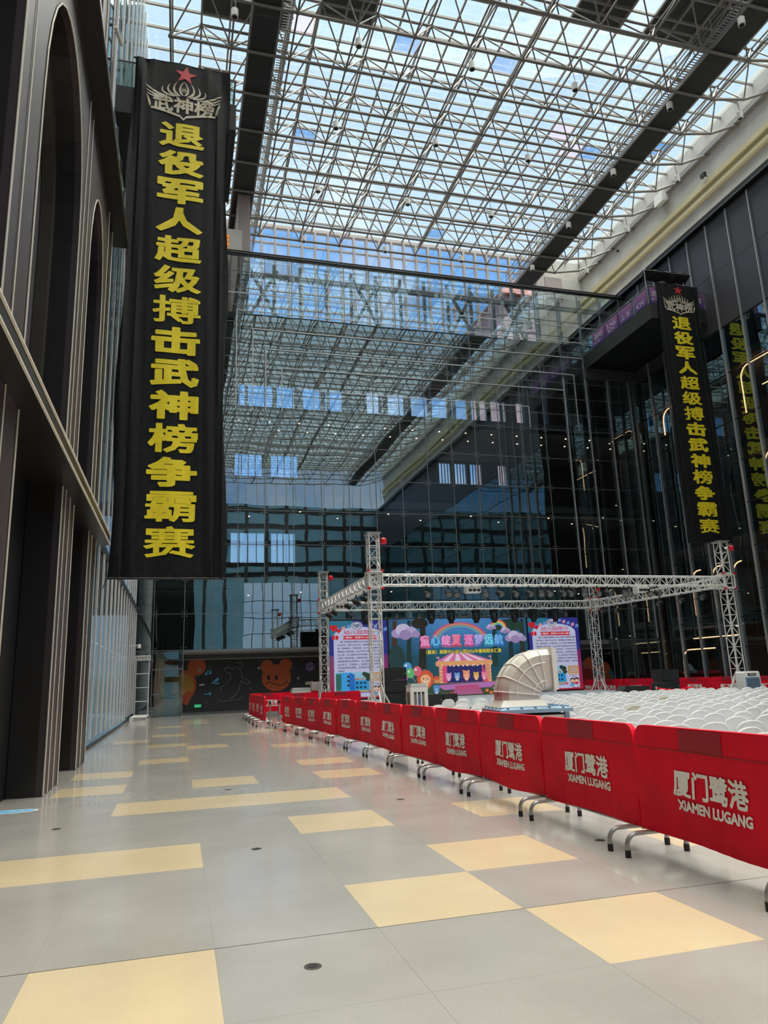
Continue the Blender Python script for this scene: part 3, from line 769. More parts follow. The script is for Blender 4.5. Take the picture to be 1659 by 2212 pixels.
for a, c, words in ((27.12, 27.75, (('酒', .5, .62, .7, .4), ('KT', .5, .25, .6, .2))), (30.4, 30.98, (('楼', .5, .5, .6, .35),))):
    poster(lambda x, y, d, a=a: (a+x, 34.41-d, 23.33+y), c-a, 1.05, words).build('poster', 'mural_paint', tr_)
can = thing('canopy_frame', 'light metal frame with torn black cloth above the right balcony', 'frame', (27.0, 34.5, 23.3))
for x in (27.1, 27.4, 30.2, 30.5): MB().tube((x, 34.6 if x in (27.1, 30.5) else 35.0, 23.3), (x, 34.6 if x in (27.1, 30.5) else 35.0, 25.7), .035, 5).build('post', 'steel', can)
MB().tube((27.05, 34.6, 25.7), (30.5, 34.6, 25.7), .04, 5).build('rail', 'steel', can)
cl_ = MB(); cl_.slabgrid(lambda u, v: (27.2+u*3.2, 34.55+v*.55, 25.7-.12*math.sin(u*7)**2*v-.35*v+.06*math.sin(u*23+v*3)), (0, 0, .012), 18, 4)
cl_.build('torn_cloth', 'cloth_black', can)
# ---- hanging banners
def make_banner():
    x0, x1, zb, zt, Y = -1.45, 1.45, 0, 16.48, 0
    t = thing('hanging_banner', 'tall black banner with yellow lettering hanging from the left balcony', 'banner', (0, 0, 0), 'tall black event banners')
    def fold(x, z):
        e = max(0, (abs(x)-.55)/.9); top = max(0, (z-14.6)/1.7)
        return -.03*e*math.sin(x*19+z*.35)-.02*e*math.sin(x*41+1.3*math.sin(z*.3))-.05*top*math.sin(x*9+z*2)*e-.012*math.sin(x*6+z*.5)
    def f(u, v):
        x = x0+u*(x1-x0); z = zb+v*(zt-zb); taper = 1+.035*(1-v)-.0
        return (x*taper+(.06*math.sin(z*.9) if u in (0, 1) else 0), fold(x, z), z+.05*math.sin(u*PI*1.3)*(1 if v == 1 else 0))
    MB().slabgrid(f, (0, .012, 0), 44, 60).build('cloth', 'banner_cloth', t, True)
    def on(x, z, d=.014): return (x, fold(x, z)-d, z)
    chars = '退役军人超级搏击武神榜争霸赛'
    ztop, pitch = 14.30, .989
    for k, ch in enumerate(chars):
        mb = MB(); put_text(mb, ch, .06, ztop-pitch*(k+.45), 1.36, .87, lambda x, z: on(x, z), .022 if ch in '霸赛搏' else (.032 if ch in '超榜级退' else .045), mx=.25); mb.build('character', 'yellow_print', t)
    st = MB(); st.v = [on(.12+(.35 if i % 2 == 0 else .145)*math.sin(.1+PI*i/5), 16.10+(.34 if i % 2 == 0 else .14)*math.cos(.1+PI*i/5)) for i in range(10)]; st.f = [tuple(range(10))]
    st.build('star', 'red_print', t)
    em = MB()
    def shape(pts, mirror=True):
        for s in ((1, -1) if mirror else (1,)):
            b = len(em.v); em.v += [on(.08+s*x, 14.70+z*.88) for x, z in pts]; em.f.append(tuple(range(b, b+len(pts))))
    def leaf(p0, c, p1, w):
        for sg in (1, -1):
            L = []; R = []
            for i in range(9):
                u = i/8; x = (1-u)**2*p0[0]+2*u*(1-u)*c[0]+u*u*p1[0]; z = (1-u)**2*p0[1]+2*u*(1-u)*c[1]+u*u*p1[1]
                dx = 2*(1-u)*(c[0]-p0[0])+2*u*(p1[0]-c[0]); dz = 2*(1-u)*(c[1]-p0[1])+2*u*(p1[1]-c[1]); n = math.hypot(dx, dz) or 1
                k = w*(1-u)**.6*min(1, .35+u*3); L.append((x-dz/n*k, z+dx/n*k)); R.append((x+dz/n*k, z-dx/n*k))
            for i in range(8):
                q = len(em.v); em.v += [on(.08+sg*x, 14.70+z*.88) for x, z in (L[i], R[i], R[i+1], L[i+1])]; em.f.append((q, q+1, q+2, q+3))
    # flame petals, nested from the middle outwards
    leaf((.02, .70), (.24, .90), (.0, 1.30), .045); leaf((.10, .66), (.46, .86), (.20, 1.27), .05); leaf((.18, .64), (.64, .80), (.42, 1.16), .05); leaf((.28, .63), (.80, .72), (.62, 1.02), .045)
    leaf((.0, .84), (.12, .93), (.0, 1.06), .018); shape([(0, .90), (.03, .945), (0, .99), (-.03, .945)], False)
    # wings either side and the swoosh below
    leaf((.50, .60), (.95, .66), (1.18, 1.00), .055); leaf((.60, .56), (1.00, .56), (1.14, .80), .05); leaf((.70, .50), (1.02, .48), (1.12, .64), .04)
    leaf((1.00, .06), (1.02, .30), (1.12, .56), .045)
    shape([(0, -.34), (.10, -.22), (.58, -.06), (.98, -.02), (.98, .05), (.56, .02), (.10, -.12), (0, -.25)])
    put_text(em, '武神榜', .08, 14.70+.25, 1.86, .58, lambda x, z: on(x, z), .03)
    em.build('emblem', 'gold_print', t)
    MB().tube((-1.52, .0, .0), (1.52, .0, .0), .03, 6).build('bottom_pole', 'black', t)
    MB().tube((-1.47, .03, 16.48), (1.47, .03, 16.48), .03, 6).build('top_pole', 'black', t)
    for x in (-1.5, 1.5): MB().path([(x, 0, .02), (x*1.03, 0, -.12), (x*1.06, .02, -.28)], .012, 4).build('tie', 'black', t)
    return t
ban = make_banner(); ban.location = (-.40, 20.28, 4.42); ban.rotation_euler = (0, 0, 0)
b2 = dup(ban, (29.0, 34.3, 8.45), 0, 'narrow looking black banner with yellow lettering hanging from the right corner balcony', scale=(1.0, 1, .985))
# ---- crowd barriers
BL, BH = 1.86, 1.10
def make_barrier(wave, seed):
    rn = random.Random(seed)
    t = thing('crowd_barrier', '', 'barrier', (0, 0, 0), 'red covered crowd barriers')
    fr = MB()      # steel frame, local x = length, y = 0 plane, front = -y
    r = .12; L = BL/2-.02
    out = [(-L, 0, .18)]+[(-L+r-r*math.cos(a*PI/12), 0, BH-.03-r+r*math.sin(a*PI/12)) for a in range(7)]+[(L-r+r*math.sin(a*PI/12), 0, BH-.03-r+r*math.cos(a*PI/12)) for a in range(7)]+[(L, 0, .18)]
    fr.path(out, .019, 6); fr.tube((-L, 0, .2), (L, 0, .2), .016, 6)
    for k in range(1, 12): x = -L+2*L*k/12; fr.tube((x, 0, .2), (x, 0, BH-.04), .009, 5)
    fr.build('frame', 'steel', t, True)
    ft_mb = MB()
    for s in (-1, 1):
        x = s*(L-.10)
        pts = [(x, -.30, .03), (x, -.30, .08)]+[(x, -.20-.10*math.cos(a*PI/12), .09+.10*math.sin(a*PI/12)) for a in range(1, 7)]+[(x, .20+.10*math.sin(a*PI/12), .09+.10*math.cos(a*PI/12)) for a in range(0, 7)]+[(x, .30, .03)]
        f = MB(); f.path(pts, .021, 7); f.tube((x, 0, .18), (x, 0, .26), .022, 6)
        fo = f.build('foot', 'steel', t, True)
        for yy in (-.30, .30): MB().tube((x, yy, 0), (x, yy, .06), .026, 8).build('rubber_cap', 'rubber', fo)
    def sheet(side):
        def f(u, v):
            x = -BL/2+u*BL; z = .215+v*(BH-.215)
            rr = .11                                    # rounded upper corners
            ex = max(0, abs(x)-(BL/2-rr)); ez = max(0, z-(BH-rr))
            if ex > 0 and ez > 0 and math.hypot(ex, ez) > rr:
                k = rr/math.hypot(ex, ez); x = math.copysign(BL/2-rr+ex*k, x); z = BH-rr+ez*k
            y = .028+.005*abs(math.sin(PI*12*u))*(1-v)+wave*.03*(.5+.5*math.sin(u*5+seed))*math.sin(PI*v)+wave*.014*(1+math.sin(v*9+u*6+seed))*(1-v)
            z -= wave*.03*math.sin(u*PI)*(1-v) ; z -= .012*(1-v)*math.sin(u*7+seed)
            return (x, side*y, z)
        return f
    c = MB(); fa, fb = sheet(-1), sheet(1); nu, nv = 48, 16; n1 = nu+1
    for fn in (fa, fb):
        for j in range(nv+1):
            for i in range(n1): c.v.append(fn(i/nu, j/nv))
    K = n1*(nv+1)
    for j in range(nv):
        for i in range(nu):
            a = j*n1+i; c.f.append((a, a+1, a+n1+1, a+n1)); c.f.append((a+K, a+K+n1, a+K+n1+1, a+K+1))
    for i in range(nu): a = nv*n1+i; c.f.append((a, a+1, a+1+K, a+K))
    for j in range(nv):
        c.f.append((j*n1, (j+1)*n1, (j+1)*n1+K, j*n1+K)); a = j*n1+nu; c.f.append((a, a+K, a+n1+K, a+n1))
    cv = c.build('cover', 'red_cloth', t, True)
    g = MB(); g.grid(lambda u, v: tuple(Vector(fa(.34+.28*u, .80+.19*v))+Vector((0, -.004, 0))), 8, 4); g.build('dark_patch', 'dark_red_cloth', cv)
    g = MB(); g.grid(lambda u, v: tuple(Vector(fa(.01+.98*u, .785+.012*v))+Vector((0, -.003, 0))), 20, 1); g.build('seam', 'dark_red_cloth', cv)
    def on(x, z):
        p = fa(min(1, max(0, (x+BL/2)/BL)), min(1, max(0, (z-.215)/(BH-.215)))); return (p[0], p[1]-.009, p[2])
    lt = MB(); put_text(lt, '厦门鹭港', .03, .665, .86, .21, on, .03, mx=.06); lt.build('lettering', 'grey_print', cv)
    lt = MB(); put_text(lt, 'XIAMEN LUGANG', .06, .495, .84, .085, on, .045, mx=.06); lt.build('lettering', 'grey_print', cv)
    return t
protos = [make_barrier(w, s) for w, s in ((.3, 1), (1.1, 2.3), (.6, 4.1), (.85, 5.2))]
used = [False]*4
def place_barrier(p, q, label, k):
    p = Vector((*p, 0)); q = Vector((*q, 0)); d = q-p; c = (p+q)/2; rz = math.atan2(d.y, d.x)
    if not used[k]: used[k] = True; o = protos[k]; o.location = c; o.rotation_euler = (0, 0, rz); o['label'] = label
    else: o = dup(protos[k], c, rz, label)
    sc_ = d.length/(BL+.04)
    o.scale = (sc_, 1, 1)
    return o
ord_ = ['nearest to the camera', 'second from the camera', 'third from the camera', 'fourth from the camera', 'fifth from the camera', 'sixth from the camera',
        'seventh from the camera', 'eighth from the camera', 'ninth from the camera', 'tenth from the camera', 'eleventh from the camera', 'twelfth from the camera, last before the gap']
ys = [4.30, 6.20, 8.05, 9.92, 11.82, 13.72, 15.62, 17.52, 19.42, 21.32, 23.22, 25.12, 27.02]
xo = lambda y: 4.12 if y < 18 else 4.12-(y-18)*.055
for k in range(12):    # front faces -X
    place_barrier((xo(ys[k+1]), ys[k+1]), (xo(ys[k]), ys[k]), 'red cloth crowd barrier in the long row, '+ord_[k], (1, 0, 2, 3, 0, 1, 0, 2, 1, 3, 0, 2)[k])
nm4 = ['first', 'second', 'third', 'last']
for k in range(4): place_barrier((3.12+.03*(k+1), 28.2+1.9*(k+1)), (3.12+.03*k, 28.2+1.9*k), 'red cloth crowd barrier past the gap in the far left row, %s of four' % nm4[k], (2, 0, 1, 3)[k])
for (p, q, l) in (((3.35, 37.2), (5.2, 37.3), 'red cloth crowd barrier crosswise at the far left before the bear mural'), ((4.2, 33.0), (6.05, 33.1), 'red cloth crowd barrier crosswise behind the long row, left of the stage'),
                  ((6.0, 32.4), (7.84, 32.5), 'red cloth crowd barrier crosswise at the foot of the left picture screen'), ((5.3, 38.85), (7.1, 38.85), 'red cloth crowd barrier far back beside the beige cooler')):
    place_barrier(p, q, l, 0)
nm6 = ['left end by the back truss tower', 'second from the left', 'third from the left, behind the black monitor', 'third from the right', 'second from the right, behind the rope posts', 'right end behind the white cooler']
for k in range(6):
    a, c = (22.9+.42*k, 40.2-1.86*k), (22.9+.42*(k+1), 40.2-1.86*(k+1))
    place_barrier(a, c, 'red cloth crowd barrier right of the stage, '+nm6[k], (0, 1, 3, 2, 0, 1)[k])
place_barrier((25.5, 28.9), (25.9, 27.0), 'red cloth crowd barrier at the right frame edge behind the white cooler', 0)
# ---- stanchion posts
def stanchion(label, x, y, h=.95):
    t = thing('stanchion', label, 'post', (x, y, 0)); MB().lathe([(.17, 0), (.17, .02), (.05, .04), (.03, .05)], (x, y, 0), 16).build('base', 'steel', t, True)
    MB().lathe([(.028, .04), (.028, h-.06), (.04, h-.05), (.04, h)], (x, y, 0), 12).build('post', 'steel', t, True)
    MB().lathe([(.041, h-.12), (.041, h-.02)], (x, y, 0), 12).build('belt_head', 'black', t)
stanchion('steel belt post at the gap in the left barrier row, nearer one', 3.22, 27.5); stanchion('steel belt post at the gap in the left barrier row, farther one', 3.62, 27.95)

# ---- white chairs
def make_chair(m):
    t = thing('plastic_chair', 'white plastic chair in the rows facing the stage', 'chair', (0, 0, 0), 'white chairs before the stage')
    def back(u, v):
        s = 2*u-1; zt = .83-.055*s*s-.05*s**6; z = .40+v*(zt-.40); w = (.19+.035*math.sin(PI*.5*min(1, v*1.2)))*(1-.03*v)
        return (s*w, -.19-.10*v-.012*math.sin(PI*v)+.045*s*s*(.5+.5*v), z)
    MB().slabgrid(back, (0, .014, 0), 10, 8).build('backrest', m, t, True)
    rim = MB(); rim.path([back(0, v/6) for v in range(7)]+[back(i/10, 1) for i in range(1, 10)]+[back(1, 1-v/6) for v in range(7)], .012, 5); rim.build('back_rim', m, t, True)
    MB().slabgrid(lambda u, v: ((2*u-1)*(.205+.02*v), -.2+.42*v, .43-.018*math.sin(PI*v)-.012*math.sin(PI*u)), (0, 0, -.02), 6, 6).build('seat', m, t, True)
    for sx in (-1, 1):
        for y, yb in ((-.18, -.25), (.19, .22)): MB().tube((sx*.18, y, .42), (sx*.225, yb, 0), .024, 6, .017).build('leg', m, t)
    return t
ch0 = make_chair('chair_white'); ch1 = make_chair('chair_beige')
spots = []
for r in range(21):
    y = 24.2-r*.88
    for c in range(30):
        x = 5.2+c*.60+(r*.23) % .6
        if y > 20.6 and x < 8.6: continue
        if abs(x-5.45) < 1.0 and abs(y-11.1) < 1.1: continue
        if y > 22.6 and x > 19.4 or x > 20.8: continue
        if x < 5.0 or (x-4.12)*0 : continue
        dx, dy = random.uniform(-.05, .05), random.uniform(-.07, .07)
        u, v, k = project((x, y, .78))
        if k < 0 or u > W+40 or u < 0: continue
        # the crowd barrier hides low chairs close behind it
        ty = 4.12/(x+.2)*y; zline = EYE+(BH-EYE)*((x+.2)/4.12)
        if zline > .86: continue
        spots.append((k, x+dx, y+dy, random.uniform(-.13, .13)))
spots.sort()
far = MB()
for n, (k, x, y, a) in enumerate(spots):
    bei = n in (58, 131)
    if n < 296:
        if n == 0: ch0.location = (x, y, 0); ch0.rotation_euler = (0, 0, a)
        elif bei and n == 58: ch1.location = (x, y, 0); ch1.rotation_euler = (0, 0, a); ch1['label'] = 'yellowed plastic chair among the white rows, nearer one'
        elif bei: dup(ch1, (x, y, 0), a, 'yellowed plastic chair among the white rows, farther one')
        else: dup(ch0, (x, y, 0), a)
    else:
        R = Matrix.Translation((x, y, 0)) @ Matrix.Rotation(a, 4, 'Z')
        for chd in ch0.children:
            b = len(far.v); far.v += [tuple(R @ v.co) for v in chd.data.vertices]; far.f += [tuple(b+i for i in p.vertices) for p in chd.data.polygons]
if far.v: tag(far.build('plastic_chairs', 'chair_white', None, True), 'white plastic chairs of the far rows right before the stage', 'chairs', kind='stuff')
print('CHAIRS', len(spots))

# ================================================================== STAGE
def truss_run(mb, p, q, w, rc=.028, rw=.014, step=None, pattern=0):
    p, q = Vector(p), Vector(q); d = (q-p); L = d.length; d.normalize()
    a = Vector((0, 0, 1)) if abs(d.z) < .5 else Vector((1, 0, 0)); b = d.cross(a).normalized(); a = b.cross(d)
    n = max(2, round(L/(step or w*.95))); cs = [a*(sa*w/2)+b*(sb*w/2) for sa, sb in ((-1, -1), (1, -1), (1, 1), (-1, 1))]
    for c in cs: mb.tube(p+c, q+c, rc, 6)
    for k in range(n+1):
        s = p+d*(L*k/n)
        for i in range(4): mb.tube(s+cs[i], s+cs[(i+1) % 4], rw*1.25, 4)
        if k < n:
            e = p+d*(L*(k+1)/n)
            for i in range(4):
                i2 = (i+1) % 4
                if (k+i) % 2: mb.tube(s+cs[i], e+cs[i2], rw, 4)
                else: mb.tube(s+cs[i2], e+cs[i], rw, 4)
ZB = 5.3
TW = {'fl': (7.15, 27.0), 'fr': (23.65, 27.4), 'bl': (7.1, 37.2), 'br': (22.75, 37.2)}
tops = {'fl': at_y(810, 1155, 27).z, 'fr': at_y(1547, 1172, 27.4).z, 'bl': at_y(697, 1238, 37.2).z, 'br': 6.4}
stage_truss = thing('stage_truss', 'silver box truss rig on four lattice towers around the stage', 'truss', (7.15, 27, 0))
for k, (x, y) in TW.items():
    mb = MB(); truss_run(mb, (x, y, .06), (x, y, tops[k]), .40, step=.48)
    tw = mb.build('tower', 'alu', stage_truss)
    cbox('base_plate', 'alu', tw, x-.35, y-.35, 0, x+.35, y+.35, .05); cbox('top_plate', 'steel', tw, x-.28, y-.28, tops[k], x+.28, y+.28, tops[k]+.06)
    hm = MB(); hm.lathe([(.05, 0), (.13, .04), (.13, .2), (.05, .26)], (x+.38, y-.2, tops[k]-.42), 10); hm.build('hoist', 'red_led', tw, True)
    MB().tube((x+.38, y-.2, tops[k]-.4), (x+.38, y-.2, ZB+.3), .012, 4).build('hoist_chain', 'black', tw)
    sl = MB()
    for dx in (-.27, .27):
        for dy in (-.27, .27): sl.tube((x+dx, y+dy, ZB-.30), (x+dx, y+dy, ZB+.30), .03, 6)
    for z in (ZB-.30, ZB+.30):
        for s in (-.27, .27): sl.beam((x-.27, y+s, z), (x+.27, y+s, z), .06, .06); sl.beam((x+s, y-.27, z), (x+s, y+.27, z), .06, .06)
    sl.build('sleeve_block', 'alu', tw)
    rd = MB()
    for dx in (-.27, .27):
        for z in (ZB-.34, ZB+.34): rd.box(x+dx-.05, y-.32, z-.04, x+dx+.05, y-.22, z+.04)
    rd.build('sleeve_wheels', 'red_led', tw)
    br = MB()
    for sx, sy in ((-1, 0), (1, 0), (0, -1), (0, 1)):
        br.tube((x+sx*.2, y+sy*.2, 1.15), (x+sx*.8, y+sy*.8, .05), .03, 6)
    br.build('outrigger', 'alu', tw)
for nm, a, b in (('front_beam', 'fl', 'fr'), ('back_beam', 'bl', 'br'), ('side_beam', 'fl', 'bl'), ('side_beam', 'fr', 'br')):
    (x0, y0), (x1, y1) = TW[a], TW[b]; d = Vector((x1-x0, y1-y0, 0)).normalized()*.28
    mb = MB(); truss_run(mb, Vector((x0, y0, ZB))+d, Vector((x1, y1, ZB))-d, .40); mb.build(nm, 'alu', stage_truss)
# stage lamps
def make_par():
    t = thing('stage_spot', 'black round stage spotlight clamped under the truss', 'stage light', (0, 0, 0), 'round spotlights on the truss')
    y = MB(); y.path([(-.13, 0, -.30), (-.14, 0, -.12), (0, 0, -.08), (.14, 0, -.12), (.13, 0, -.30)], .014, 5); y.tube((0, 0, -.08), (0, 0, .02), .03, 6); y.build('yoke', 'speaker_black', t)
    c = MB(); c.lathe([(.07, -.16), (.11, -.10), (.12, .10), (.135, .12), (.135, .15)], (0, 0, 0), 14)
    R = Matrix.Translation((0, 0, -.30)) @ Matrix.Rotation(math.radians(115), 4, 'X'); c.v = [tuple(R @ Vector(v)) for v in c.v]; c.build('can', 'speaker_black', t, True)
    g = MB(); g.lathe([(.11, .135), (.11, .152)], (0, 0, 0), 14); g.v = [tuple(R @ Vector(v)) for v in g.v]; g.build('lens', 'cooler_grey', t)
    return t
def make_mover():
    t = thing('moving_head_light', 'large black moving head light hanging from the back truss', 'stage light', (0, 0, 0), 'moving head lights on the back truss')
    MB().box(-.20, -.14, -.20, .20, .14, 0).build('base', 'speaker_black', t)
    MB().box(-.20, -.06, -.55, -.15, .06, -.18).build('yoke_arm', 'speaker_black', t); MB().box(.15, -.06, -.55, .20, .06, -.18).build('yoke_arm', 'speaker_black', t)
    MB().lathe([(.10, -.72), (.145, -.66), (.145, -.42), (.12, -.34), (.08, -.30)], (0, 0, 0), 14).build('head', 'speaker_black', t, True)
    return t
par, mover = make_par(), make_mover(); first = {'p': True, 'm': True}
def hang(kind, x, y, rz):
    o = par if kind == 'p' else mover; z = ZB-.23
    if first[kind]: first[kind] = False; o.location = (x, y, z); o.rotation_euler = (0, 0, rz)
    else: dup(o, (x, y, z), rz)
for u in (921, 968, 986, 1049, 1078, 1111, 1142, 1169, 1185, 1213, 1230, 1262, 1290, 1312, 1348, 1359, 1402, 1419): hang('p', at_y(u, 1275, 27.1).x, 27.1, random.uniform(-.6, .6))
for u in (760, 857, 906, 953, 991, 1010, 1046, 1089, 1134, 1176, 1219): hang('p', at_y(u, 1325, 37.2).x, 37.2, random.uniform(-.6, .6))
for u in (789, 931, 974, 1028, 1067, 1111, 1152, 1199): hang('m', at_y(u, 1325, 37.2).x, 37.2, 0)
for k, yy in enumerate((28.6, 30.0, 31.6, 34.6, 36.0)): hang('p', 7.14, yy, PI/2+random.uniform(-.3, .3))
for k, yy in enumerate((28.8, 30.2, 31.7, 33.6, 35.0, 36.2)): 
    t_ = (yy-27.4)/(37.2-27.4); hang('p', 23.65-.9*t_, yy, -PI/2+random.uniform(-.3, .3))
def projector(label, x, y):
    t = thing('stage_projector', label, 'stage light', (x, y, ZB-.55))
    MB().box(x-.3, y-.18, ZB-.5, x+.3, y+.18, ZB-.26).build('body', 'cooler_white', t)
    for dx in (-.18, 0, .18): MB().tube((x+dx, y-.18, ZB-.4), (x+dx, y-.30, ZB-.42), .06, 8).build('lens', 'speaker_black', t)
    cbox('clamp', 'steel', t, x-.04, y-.04, ZB-.26, x+.04, y+.04, ZB-.19)
projector('white effect projector under the middle of the front truss beam', at_y(1020, 1275, 27.1).x, 27.1)
projector('white effect projector under the right part of the front truss beam', at_y(1385, 1275, 27.2).x, 27.2)
projector('white effect projector on the left side truss beam', 7.14, 33.2)
# deck
deck = thing('stage_deck', 'low grey stage platform with a white front edge', 'stage', (15, 25.4, 0))
cbox('platform', 'deck_grey', deck, 7.9, 25.5, .06, 22.3, 37.7, .55); cbox('front_edge', 'white_trim', deck, 7.9, 25.38, .47, 16.5, 25.5, .55); cbox('front_edge', 'white_trim', deck, 16.6, 25.30, .47, 22.3, 25.5, .55)
cbox('skirt', 'soft_black', deck, 7.9, 25.46, 0, 22.3, 25.5, .47)
for x in (8.2, 12, 16, 20, 22): cbox('support', 'black', deck, x-.05, 26, 0, x+.05, 37, .06)
# ---- LED screens
def screen(name, label, x0, x1, z0, z1, Y):
    t = thing(name, label, 'screen', (x0, Y, z0-.02 if z0 < .6 else z0))
    cbox('cabinet', 'black', t, x0-.05, Y, z0-.02, x1+.05, Y+.3, z1+.04)
    return t
YS = 37.75
cs = screen('led_screen', 'large middle screen showing a fairy tale forest and a small tent theatre', 10.72, 18.78, .57, 4.66, YS)
SW, SH = 8.06, 4.09
P = Pic(lambda x, y, d: (10.72+x, YS-.004-d, .57+y), .0012)
ZX = lambda a: (a-35)*SW/1590
ZY = lambda b: (908-b)*SH/868
def shp(kind, *a): pass
teal, dk = srgb(30, 92, 100), srgb(16, 42, 44)
nxx = 12
for i in range(nxx):       # forest backdrop in soft bands
    for j in range(6):
        def colr(a, b):
            cx = abs(a/nxx-.5)*2; t = b/6
            base = [srgb(50, 80, 70), srgb(40, 90, 95), srgb(28, 88, 105), srgb(30, 96, 120), srgb(50, 120, 165), srgb(70, 140, 200), srgb(80, 150, 215)][b]
            k = 1-.72*cx**1.4*(.5+.5*t); return tuple(v*k for v in base)
        P.poly([(SW*i/nxx, SH*j/6), (SW*(i+1)/nxx, SH*j/6), (SW*(i+1)/nxx, SH*(j+1)/6), (SW*i/nxx, SH*(j+1)/6)], [colr(i, j), colr(i+1, j), colr(i+1, j+1), colr(i, j+1)], i == 0 and j == 0)
for x, w, c in ((90, 70, srgb(70, 45, 30)), (250, 60, srgb(22, 50, 48)), (400, 90, srgb(40, 36, 28)), (1230, 70, srgb(24, 60, 58)), (1420, 60, srgb(20, 48, 50)), (1560, 70, srgb(40, 50, 44))):
    P.poly([(ZX(x-w*.6), ZY(600)), (ZX(x+w*.4), ZY(600)), (ZX(x+w*.5), ZY(55)), (ZX(x-w*.1), ZY(55))], c)
for cx, cy, rx, ry, c in ((380, 90, 95, 60, srgb(38, 32, 22)), (1400, 130, 200, 70, srgb(30, 62, 50)), (110, 480, 90, 150, srgb(24, 60, 58)), (1560, 560, 80, 120, srgb(120, 70, 80)), (90, 640, 70, 60, srgb(60, 80, 50)), (1440, 650, 120, 80, srgb(50, 70, 50))):
    P.ell(ZX(cx), ZY(cy), rx*SW/1590, ry*SH/868, c)
P.poly([(0, 0), (SW, 0), (SW, ZY(740)), (ZX(800), ZY(770)), (0, ZY(730))], [srgb(60, 80, 45), srgb(70, 75, 50), srgb(80, 95, 70), srgb(120, 100, 100), srgb(50, 90, 70)])
for k, c in enumerate((srgb(190, 90, 140), srgb(220, 140, 120), srgb(150, 150, 150), srgb(90, 170, 190), srgb(90, 120, 200))):
    P.arc(ZX(830), ZY(300), 1.55-.12*k, 1.67-.12*k, .12, PI-.12, c, 20, .62)
def cloud(cx, cy, s):
    for dx, dy, r, c in ((-.9, -.1, .55, srgb(170, 150, 200)), (-.2, .25, .75, srgb(205, 195, 230)), (.6, .05, .62, srgb(190, 175, 215)), (1.15, -.2, .42, srgb(165, 145, 195)), (0, -.25, .6, srgb(160, 140, 190))): P.ell(cx+dx*s, cy+dy*s, r*s*1.1, r*s*.85, c)
cloud(ZX(215), ZY(190), .52); cloud(ZX(1480), ZY(270), .42)
for k, c in enumerate((srgb(215, 90, 90), srgb(230, 160, 90), srgb(225, 215, 120), srgb(110, 200, 150), srgb(110, 150, 220))): P.arc(ZX(1285), ZY(165), .46-.06*k, .52-.06*k, .05, PI-.1, c, 14, .95)
cloud(ZX(1195), ZY(150), .20); cloud(ZX(1365), ZY(190), .22)
# small tent theatre
P.poly([(ZX(530), ZY(790)), (ZX(1240), ZY(770)), (ZX(1150), ZY(830)), (ZX(620), ZY(845))], srgb(190, 120, 190))
P.rect(ZX(570), ZY(770), ZX(1165), ZY(560), srgb(225, 150, 120)); P.rect(ZX(640), ZY(768), ZX(1095), ZY(560), srgb(40, 40, 110))
for a, b in ((610, 660), (1060, 1120)): P.poly([(ZX(a), ZY(765)), (ZX(b), ZY(765)), (ZX((a+b)/2+(25 if a < 800 else -25)), ZY(560)), (ZX(a), ZY(560)), ], srgb(225, 80, 130))
P.poly([(ZX(535), ZY(575)), (ZX(1185), ZY(575)), (ZX(1185), ZY(530)), (ZX(860), ZY(490)), (ZX(535), ZY(530))], srgb(235, 170, 110))
for k in range(9):
    a, b = 545+k*70, 545+(k+1)*70
    P.poly([(ZX(a), ZY(525)), (ZX(b), ZY(525)), (ZX(800+(b-860)*.22), ZY(425)), (ZX(800+(a-860)*.22), ZY(425))], srgb(225, 120, 175) if k % 2 == 0 else srgb(245, 215, 235))
for k in range(14): P.ell(ZX(560+k*46), ZY(572), .06, .07, srgb(245, 200, 150) if k % 2 else srgb(235, 140, 140), 10)
for k in range(6): P.ell(ZX(735+k*54), ZY(580), .045, .05, srgb(255, 235, 190), 8)
for yy in (600, 640, 680, 720, 755):
    for xx in (588, 1150): P.ell(ZX(xx), ZY(yy), .04, .04, srgb(255, 225, 160), 8)
for k in range(4): P.poly([(ZX(740-k*8), ZY(800+k*26)), (ZX(1000+k*14), ZY(798+k*26)), (ZX(1010+k*14), ZY(824+k*26)), (ZX(735-k*8), ZY(826+k*26))], srgb(200-k*8, 80+k*8, 130+k*5))
for x in (550, 1145): P.line([(ZX(x+20), ZY(530)), (ZX(x+20), ZY(470))], .03, srgb(220, 190, 170)); P.poly([(ZX(x+18), ZY(472)), (ZX(x-18), ZY(480)), (ZX(x+18), ZY(500))], srgb(235, 130, 150))
def toy(cx, cy, s, body, face, belly, ear=1):      # small round toy animal
    P.ell(cx, cy-s*.55, s*.42, s*.55, body); P.ell(cx, cy-s*.6, s*.26, s*.36, belly)
    for sg in (-1, 1): P.ell(cx+sg*s*.42, cy+s*.42*ear, s*.2, s*.2, body); P.ell(cx+sg*s*.46, cy-s*.35, s*.12, s*.26, body)
    P.ell(cx, cy, s*.58, s*.52, face)
    for sg in (-1, 1): P.ell(cx+sg*s*.22, cy+s*.06, s*.06, s*.08, srgb(20, 15, 15), 8)
    P.ell(cx, cy-s*.16, s*.24, s*.17, belly); P.ell(cx, cy-s*.1, s*.07, s*.05, srgb(40, 20, 20), 8)
for k, (x, c) in enumerate(((670, srgb(225, 150, 205)), (765, srgb(110, 160, 215)), (870, srgb(240, 150, 110)), (980, srgb(225, 170, 80)), (1070, srgb(240, 120, 160)))):
    toy(ZX(x), ZY(690 if k != 2 else 675), .26 if k != 2 else .33, c, tuple(min(1, v*1.25) for v in c), srgb(245, 215, 205), 1.1)
for k in range(12): P.ell(ZX(405)+.36*math.cos(k*PI/6), ZY(715)+.36*math.sin(k*PI/6), .13, .13, srgb(220, 90, 50), 10)
